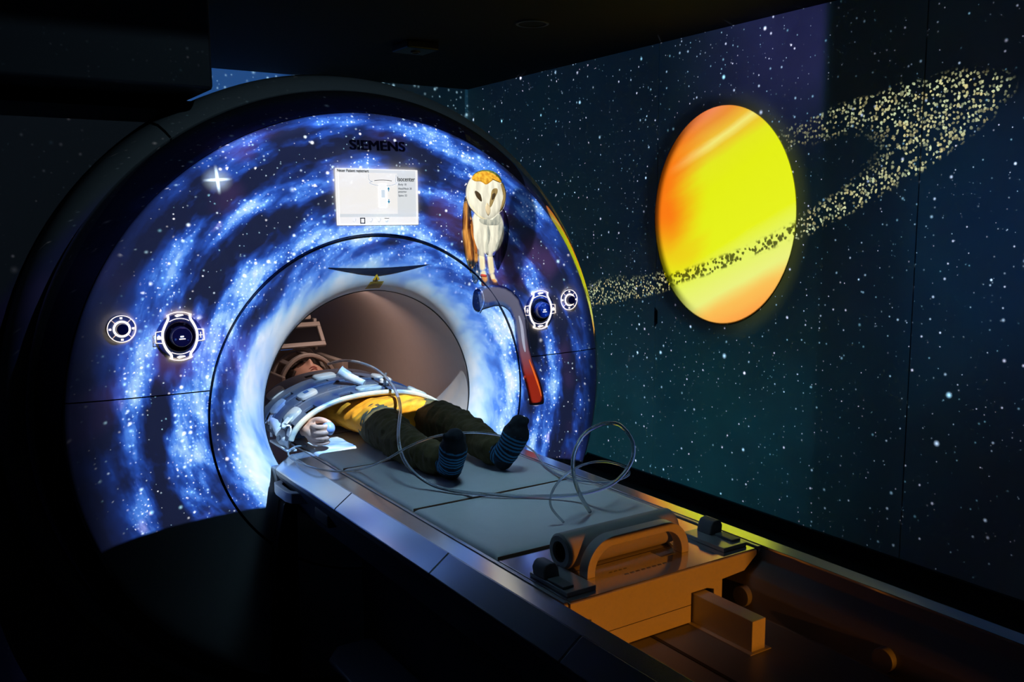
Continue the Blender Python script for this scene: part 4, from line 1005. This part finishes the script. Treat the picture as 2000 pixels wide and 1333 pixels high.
def stars(T, uv, sc, dens, r, seed):
    v = T.N.new('ShaderNodeVectorMath'); v.operation = 'ADD'; T.L(uv, v.inputs[0]); v.inputs[1].default_value = (seed, seed*1.7, 0)
    d, a, b, c = T.vor(v.outputs[0], sc)
    on = T.m('GREATER_THAN', a, T.sub(1., dens) if not isinstance(dens, (int, float)) else 1-dens)
    size = T.add(T.mul(b, b, r*.8), r*.45)
    g = T.m('SUBTRACT', 1., T.m('DIVIDE', d, size), clamp=True)
    return T.mul(on, g, g, T.add(.35, T.mul(c, .9))), b, c

def galaxy(T, x, z):
    r = T.m('SQRT', T.add(T.mul(x, x), T.mul(z, z))); th = T.m('ARCTAN2', z, x)
    th2 = T.add(th, T.mul(T.m('LOGARITHM', T.m('MAXIMUM', r, .05), 2.718), 1.1))
    cth, sth = T.m('COSINE', th2), T.m('SINE', th2)
    v = T.xyz(T.mul(cth, 2.1), T.mul(sth, 2.1), T.mul(r, 9.))
    n1 = T.noise(v, 1., 3); n2 = T.noise(T.xyz(T.mul(cth, 4.2), T.mul(sth, 4.2), T.mul(r, 16.)), 1., 5, .62)
    n3 = T.noise(T.xyz(x, z, 3.3), 9., 5, .6)
    ph = T.add(T.mul(T.sub(r, .70), 2*PI/.165), T.mul(T.sub(n1, .5), 7.), T.mul(th, -1.), PI/2)
    arm = T.add(.5, T.mul(.5, T.m('COSINE', ph)))
    val = T.add(T.mul(arm, .55), T.mul(T.sub(n2, .5), 1.5), T.mul(T.sub(n3, .5), T.add(.25, T.mul(.65, T.ss(r, .42, .58)))), -.08)
    core = T.ss(r, .66, .40); core2 = T.ss(r, .30, .36)
    soft = T.ss(r, .50, .40); val = T.add(T.mul(val, T.sub(1., T.mul(soft, .55))), T.mul(core, .40), T.mul(soft, .24))
    # outer fall off, later at the top
    edge = T.ss(T.sub(r, T.add(T.mul(T.ss(z, .35, .8), .13), T.mul(T.ss(x, .0, .4), .05))), .84, .70)
    # right side edge darker
    val = T.mul(T.m('MAXIMUM', val, 0.), T.add(.06, T.mul(edge, .94)))
    neb = T.ramp(val, [(0., (.010, .014, .045)), (.16, (.012, .030, .16)), (.34, (.022, .085, .46)), (.52, (.085, .27, .88)), (.72, (.38, .66, 1.)), (1., (.95, 1.0, 1.0))])
    # faint violet tint in the voids
    vio = T.ss(T.noise(T.xyz(x, z, 9.1), 3.2, 2), .52, .68)
    neb = T.cadd(neb, T.cscale(T.rgb((.07, .025, .09)), T.mul(vio, T.add(.10, T.mul(edge, .6)))))
    neb = T.mix(T.ss(r, 1.0, .96), (.014, .022, .028), neb)  # faint teal base light added outside the picture to lift the housing
    uv = T.xyz(x, z, 0.)
    lit = T.ss(val, .18, .55)
    d1 = T.add(.10, T.mul(lit, .55)); s1, b1, c1 = stars(T, uv, 90., d1, .42, 1.3)
    s2, b2, c2 = stars(T, uv, 54., T.add(.05, T.mul(lit, .42)), .38, 7.7)
    s3, b3, c3 = stars(T, uv, 14., .16, .14, 3.1)
    armz = T.mul(T.add(.05, T.mul(edge, .95)), T.ss(r, .40, .52))
    st_ = T.add(T.mul(s1, 1.1, armz), T.mul(s2, 2.4, armz), T.mul(s3, 1.8, T.add(.10, armz)))
    tint = T.mix(c2, (.35, .80, 1.), (1., .95, 1.))
    c = T.cadd(neb, T.cscale(tint, st_))
    # rosy clusters along the outer arms
    pk, pa, pb_, pc_ = T.vor(uv, 4.6); pg = T.mul(T.m('GREATER_THAN', pa, .45), T.ss(pk, .13, .0), T.ss(n2, .45, .62), T.ss(val, .2, .45), armz)
    c = T.cadd(c, T.cscale(T.rgb((.85, .62, .75)), T.mul(pg, .7)))
    # cross shaped star
    ax, az = T.m('ABSOLUTE', T.sub(x, -.452)), T.m('ABSOLUTE', T.sub(z, .690))
    cross = T.add(T.mul(T.ss(ax, .006, .0), T.ss(az, .048, .0)), T.mul(T.ss(az, .006, .0), T.ss(ax, .040, .0)))
    rr = T.m('SQRT', T.add(T.mul(ax, ax), T.mul(az, az)))
    cross = T.add(T.mul(cross, 2.2), T.mul(T.ss(rr, .045, 0.), .5))
    c = T.cadd(c, T.cscale(T.rgb((.7, .9, 1.)), cross))
    # even smooth light in the mouth of the bore
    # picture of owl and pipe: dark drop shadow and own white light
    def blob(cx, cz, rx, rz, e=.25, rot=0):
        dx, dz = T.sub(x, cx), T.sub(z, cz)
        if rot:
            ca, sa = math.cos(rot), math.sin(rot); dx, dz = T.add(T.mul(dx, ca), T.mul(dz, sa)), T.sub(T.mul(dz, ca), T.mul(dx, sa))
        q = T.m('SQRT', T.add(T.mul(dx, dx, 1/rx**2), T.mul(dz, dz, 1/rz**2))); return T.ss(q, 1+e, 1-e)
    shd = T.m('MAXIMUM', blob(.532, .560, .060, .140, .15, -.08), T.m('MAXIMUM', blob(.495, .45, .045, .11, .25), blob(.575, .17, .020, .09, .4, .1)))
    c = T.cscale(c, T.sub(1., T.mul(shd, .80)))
    def seg(a, b, w, e=.003):
        (ax, az), (bx, bz) = a, b; dx, dz = bx-ax, bz-az; l2 = dx*dx+dz*dz
        px, pz = T.sub(x, ax), T.sub(z, az); t = T.m('DIVIDE', T.add(T.mul(px, dx), T.mul(pz, dz)), l2, clamp=True)
        ex, ez = T.sub(px, T.mul(t, dx)), T.sub(pz, T.mul(t, dz)); return T.ss(T.m('SQRT', T.add(T.mul(ex, ex), T.mul(ez, ez))), w+e, w-e)
    def pm(p, ys=-.026):      # where the lamp's ray through a point of the cover meets the picture plane
        k_ = (-.032+1.)/(ys+1.); return (p[0]*k_, 1.5+(p[1]-1.5)*k_)
    def oblob(outl, sh, e=.06, ys=-.026):
        P_ = [pm(face_xy(q), ys) for q in O2(outl)]; xs = [q[0] for q in P_]; zs = [q[1] for q in P_]
        return blob((min(xs)+max(xs))/2, (min(zs)+max(zs))/2, (max(xs)-min(xs))/2*sh, (max(zs)-min(zs))/2*sh, e)
    def oseg(a, b, w, e=.004): return seg(pm(face_xy(O2([a])[0])), pm(face_xy(O2([b])[0])), w, e)
    light = oblob([(124, 96), (474, 522)], .97, .04)
    for q_ in (oblob([(165, 400), (455, 835)], .98, .05), oseg((258, 800), (268, 950), .010), oseg((328, 820), (345, 980), .010), oseg((275, 1000), (290, 1050), .009), oseg((350, 1020), (375, 1058), .008), oseg((130, 400), (128, 640), .006, .006), oseg((128, 640), (165, 860), .010, .008), oseg((205, 700), (215, 880), .006, .006)):
        light = T.m('MAXIMUM', light, q_)
    pl_ = [(p.x, p.z) for p in pp]; m_ = len(pl_); ids = [6, 10, 13, 16, 19, 23, 30, 36, 42, 48, 54, m_-6]; pipe = None
    for a_, b_, w_ in zip(ids[:-1], ids[1:], (.024, .023, .022, .021, .020, .018, .018, .018, .019, .021, .022)):
        q_ = seg(pm(pl_[a_], pp[a_].y), pm(pl_[b_], pp[b_].y), w_, .005); pipe = q_ if pipe is None else T.m('MAXIMUM', pipe, q_)
    c = T.mix(pipe, c, (.62, .62, .66)); c = T.mix(light, c, (.80, .76, .62))
    dsp_ = T.mul(T.ss(x, DX0-.006, DX0+.001), T.ss(x, DX1+.006, DX1-.001), T.ss(z, DZ0-.006, DZ0+.001), T.ss(z, DZ1+.006, DZ1-.001))
    c = T.cscale(c, T.sub(1., T.mul(dsp_, .92)))
    mask = T.mul(T.ss(z, -.272, -.262), T.ss(x, -1.15, -1.10), T.ss(x, 1.0, .97), T.ss(z, 1.12, 1.08))
    # left and right borders of the thrown picture fade
    side = T.mul(T.ss(x, -.84, -.74), T.ss(x, .83, .77)); 
    mask = T.mul(mask, T.add(.25, T.mul(T.m('MAXIMUM', side, T.ss(z, .45, .62)), .75)))
    return c, mask

def starfield(T, y, z):
    uv = T.xyz(y, z, 0.)
    n = T.noise(T.xyz(y, z, 1.), .9, 3); n2 = T.noise(T.xyz(y, z, 6.), 3.5, 4)
    base = T.mix(T.ss(n, .38, .62), (.0020, .0085, .0190), (.0022, .0125, .0180))
    # violet field above the planet, stopping at the edge of the first picture
    vio = T.mul(T.ss(y, .28, .36), T.ss(y, 1.5, .45), T.ss(z, .75, 1.4))
    base = T.cadd(base, T.cscale(T.rgb((.022, .014, .085)), vio))
    teal = T.mul(T.ss(z, .3, -.6), T.ss(y, -.6, .8)); base = T.cadd(base, T.cscale(T.rgb((.001, .024, .030)), teal))
    blue = T.mul(T.ss(y, .4, -.5), T.ss(z, -.5, .3), T.ss(z, 1.2, .6)); base = T.cadd(base, T.cscale(T.rgb((.0, .008, .032)), blue))
    base = T.cscale(base, T.add(.55, T.mul(n2, .9)))
    # dark right top block and fade to the near lower corner
    topd = T.sub(1., T.mul(T.ss(y, .33, .25), T.ss(z, .95, 1.15), .75))
    fade = T.add(.10, T.mul(.90, T.ss(T.add(T.mul(y, .8), z), -1.45, .10)))
    s1, b1, c1 = stars(T, uv, 26., .30, .16, 2.2); s2, b2, c2 = stars(T, uv, 12., .58, .110, 5.5); s3, b3, c3 = stars(T, uv, 4.6, .36, .075, 8.8); s4, b4, c4 = stars(T, uv, 40., .07, .20, 4.4)
    clump = T.add(.35, T.ss(T.noise(T.xyz(y, z, 2.), 1.4, 3), .35, .65))
    st_ = T.add(T.mul(s1, 1.3, clump), T.mul(s2, 2.4), T.mul(s3, 4.5), T.mul(s4, .5, clump))
    c = T.cadd(base, T.cscale(T.mix(c2, (.30, .75, 1.), (.75, .75, 1.)), st_))
    strp = T.sub(1., T.mul(T.ss(y, .33, .27), T.ss(y, -.25, -.05), .30)); c = T.cscale(c, T.mul(topd, fade, strp, 1.15))
    # ring of rocks
    cy, cz = .965, .572; ang = math.atan2(.50, -1.485)
    du, dv = T.sub(y, cy), T.sub(z, cz); ca, sa = math.cos(ang), math.sin(ang)
    u = T.add(T.mul(du, ca), T.mul(dv, sa)); v = T.sub(T.mul(dv, ca), T.mul(du, sa))    # u towards the near end, v downwards (front branch)
    q = T.m('SQRT', T.add(T.mul(u, u, 1/1.567**2), T.mul(v, v, 1/.285**2)))
    wob = T.mul(T.sub(T.noise(uv, 7., 3), .5), .10); q = T.add(q, wob)
    band = T.mul(T.ss(q, .62, .76), T.ss(q, 1.05, .97), T.sub(1., T.mul(T.ss(y, 1.30, 1.45), T.ss(v, .10, .03))))
    def rocks(sc, dens, rr, seed):
        vv = T.N.new('ShaderNodeVectorMath'); vv.operation = 'ADD'; T.L(uv, vv.inputs[0]); vv.inputs[1].default_value = (seed, seed, 0)
        nz = T.N.new('ShaderNodeTexNoise'); nz.inputs['Scale'].default_value = sc*1.3; T.L(uv, nz.inputs['Vector'])
        ad = T.N.new('ShaderNodeVectorMath'); ad.operation = 'MULTIPLY_ADD'; T.L(nz.outputs['Color'], ad.inputs[0]); ad.inputs[1].default_value = (.9/sc, .9/sc, 0); T.L(vv.outputs[0], ad.inputs[2])
        d, a, b, c_ = T.vor(ad.outputs[0], sc); on = T.m('GREATER_THAN', a, 1-dens)
        return T.mul(on, T.ss(d, rr, rr*.55)), T.add(.25, T.mul(c_, .9))
    k1, w1 = rocks(62., .55, .46, .7); k2, w2 = rocks(34., .24, .33, 3.9)
    rk = T.mul(band, T.m('MAXIMUM', T.mul(k1, w1), T.mul(k2, w2)))
    dim = T.add(.35, T.mul(.65, T.m('MAXIMUM', T.ss(T.m('ABSOLUTE', u), .5, 1.1), T.ss(v, .0, .15))))
    # planet disc: own white light; rocks show dark on it, and only the front branch
    dy_, dz_ = T.sub(y, PC[0]), T.sub(z, PC[1]); pr_ = T.m('SQRT', T.add(T.mul(dy_, dy_, 1/PA[0]**2), T.mul(dz_, dz_, 1/PA[1]**2)))
    disc_ = T.ss(pr_, 1.002, .988)
    # darkness left of the planet
    sy_ = T.sub(y, PC[0]+.06); halo = T.m('SQRT', T.add(T.mul(sy_, sy_, 1/(PA[0]+.03)**2), T.mul(dz_, dz_, 1/(PA[1]+.02)**2)))
    c = T.cscale(c, T.sub(1., T.mul(T.ss(halo, 1.12, .96), .85)))
    glow = T.mul(T.ss(pr_, 1.20, 1.0), T.ss(dy_, .12, -.45)); c = T.cadd(c, T.cscale(T.rgb((.05, .055, .002)), glow))
    c = T.cadd(c, T.cscale(T.mix(c1, (.85, .72, .30), (.80, .90, .50)), T.mul(rk, dim, T.sub(1., disc_), 1.4)))
    front = T.ss(v, .0, .05)
    bandp = T.mul(T.ss(q, .70, .80), T.ss(q, 1.03, .95), front)
    k3, w3 = rocks(46., .66, .52, 9.3); k4, w4 = rocks(24., .5, .50, 6.1)
    dark = T.sub(1., T.mul(bandp, T.m('MAXIMUM', k3, k4), .88, T.add(.45, T.mul(T.ss(dy_, .48, .3), .55))))
    limb = T.add(.12, T.mul(.88, T.ss(T.add(pr_, T.mul(T.ss(dy_, .0, .5), .02)), 1.0, .90)))
    limbL = T.add(T.mul(T.ss(dy_, .05, .40), limb), T.sub(1., T.ss(dy_, .05, .40)))
    pw = T.cscale(T.rgb((.90, 1.0, 1.0)), T.mul(dark, limbL))
    c = T.mix(disc_, c, pw)
    mask = T.mul(T.ss(z, -.992, -.984), T.ss(z, 1.575, 1.56), T.ss(y, -3.9, -3.5), T.ss(y, 3.72, 3.70))
    return c, mask
def backfield(T, x, z):
    uv = T.xyz(x, z, 0.)
    s1, b1, c1 = stars(T, uv, 20., .75, .34, 2.2); s2, b2, c2 = stars(T, uv, 11., .6, .20, 5.5)
    base = T.mix(T.ss(x, 1.25, .95), (.003, .014, .026), (.025, .12, .40))
    c = T.cadd(base, T.cscale(T.rgb((.5, .85, 1.)), T.add(s1, T.mul(s2, 1.6))))
    return c, T.mul(T.ss(z, -.99, -.98), T.ss(z, 1.575, 1.56), T.ss(x, .1, .2), T.ss(x, 2.495, 2.485))
PW_G, PW_W, PW_B = 52., 70., 90.
projector('projector_gantry', (0, -1.0, 1.50), None, 'y', -.032, PW_G, galaxy, 1.)
projector('projector_wall', (1.25, .30, 1.50), None, 'x', W, PW_W, starfield, 1.)
projector('projector_back', (1.3, 2.2, 1.50), None, 'y', YB, PW_B, backfield, 1.)

# projector housings on the ceiling
for nm, p, lab in (('ceiling_projector', (0, -1.0), 'small black ceiling projector facing the scanner ring'), ('ceiling_projector', (1.25, .30), 'small black ceiling projector facing the planet wall'), ('ceiling_projector', (1.3, 2.2), 'small black ceiling projector facing the back wall')):
    t = thing(nm, (p[0], p[1], ZC), lab, 'projector', 'projectors hung under the ceiling')
    MB().box((p[0]-.10, p[1]-.10, 1.515), (p[0]+.10, p[1]+.10, ZC-.001)).build('projector_body', M_BASE, t, bevel=.008)
    ringz(p, .028, .020, 1.506, 1.5155).build('lens_ring', M_TABLED, t)

def area(name, loc, tgt, size, power, color, spread=180, sy=None):
    ld = bpy.data.lights.new(name, 'AREA'); ld.energy = power; ld.color = color; ld.size = size; ld.spread = math.radians(spread)
    if sy: ld.shape = 'RECTANGLE'; ld.size_y = sy
    o = bpy.data.objects.new(name, ld); col.objects.link(o); o.location = loc
    o.rotation_euler = (Vector(tgt)-Vector(loc)).to_track_quat('-Z', 'Y').to_euler(); return o
# amber lamp for an unseen source behind, masked to the table's foot end
def foot_end_beam(T, x, z):
    return T.rgb((1., .29, .018)), T.mul(T.ss(z, -.262, -.228), T.ss(x, .250, .195), T.m('MAXIMUM', T.mul(T.ss(z, -.111, -.118), T.ss(x, -.262, -.256)), T.mul(T.ss(z, -.040, -.048), T.ss(x, -.148, -.140), T.ss(x, .120, .108))))
projector('foot_end_amber_lamp', (.10, -3.7, .03), None, 'y', -1.335, 84., foot_end_beam, 1.)
# lamp strip inside the bore
area('bore_lamp', (.02, .34, .328), (.22, .62, -.1), .08, .68, (1., .72, .63), 150)
area('table_fill_light', (.10, -.80, 1.48), (.02, -.70, -.1), .4, .62, (.42, .78, 1.), 50)  # added fill light over the table, not a fitting of the room
wd = bpy.data.worlds.new('world'); scn.world = wd; wd.use_nodes = True
wd.node_tree.nodes['Background'].inputs[0].default_value = (.01, .014, .022, 1); wd.node_tree.nodes['Background'].inputs[1].default_value = 0.0
# view
vs = scn.view_settings; vs.view_transform = 'Standard'; vs.look = 'None'; vs.exposure = 0; vs.gamma = 1; vs.use_curve_mapping = False
scn.cycles.max_bounces = 6; scn.cycles.diffuse_bounces = 3; scn.cycles.glossy_bounces = 3; scn.cycles.transmission_bounces = 6
scn.cycles.sample_clamp_indirect = 3
scn.cycles.caustics_refractive = False; scn.cycles.caustics_reflective = True
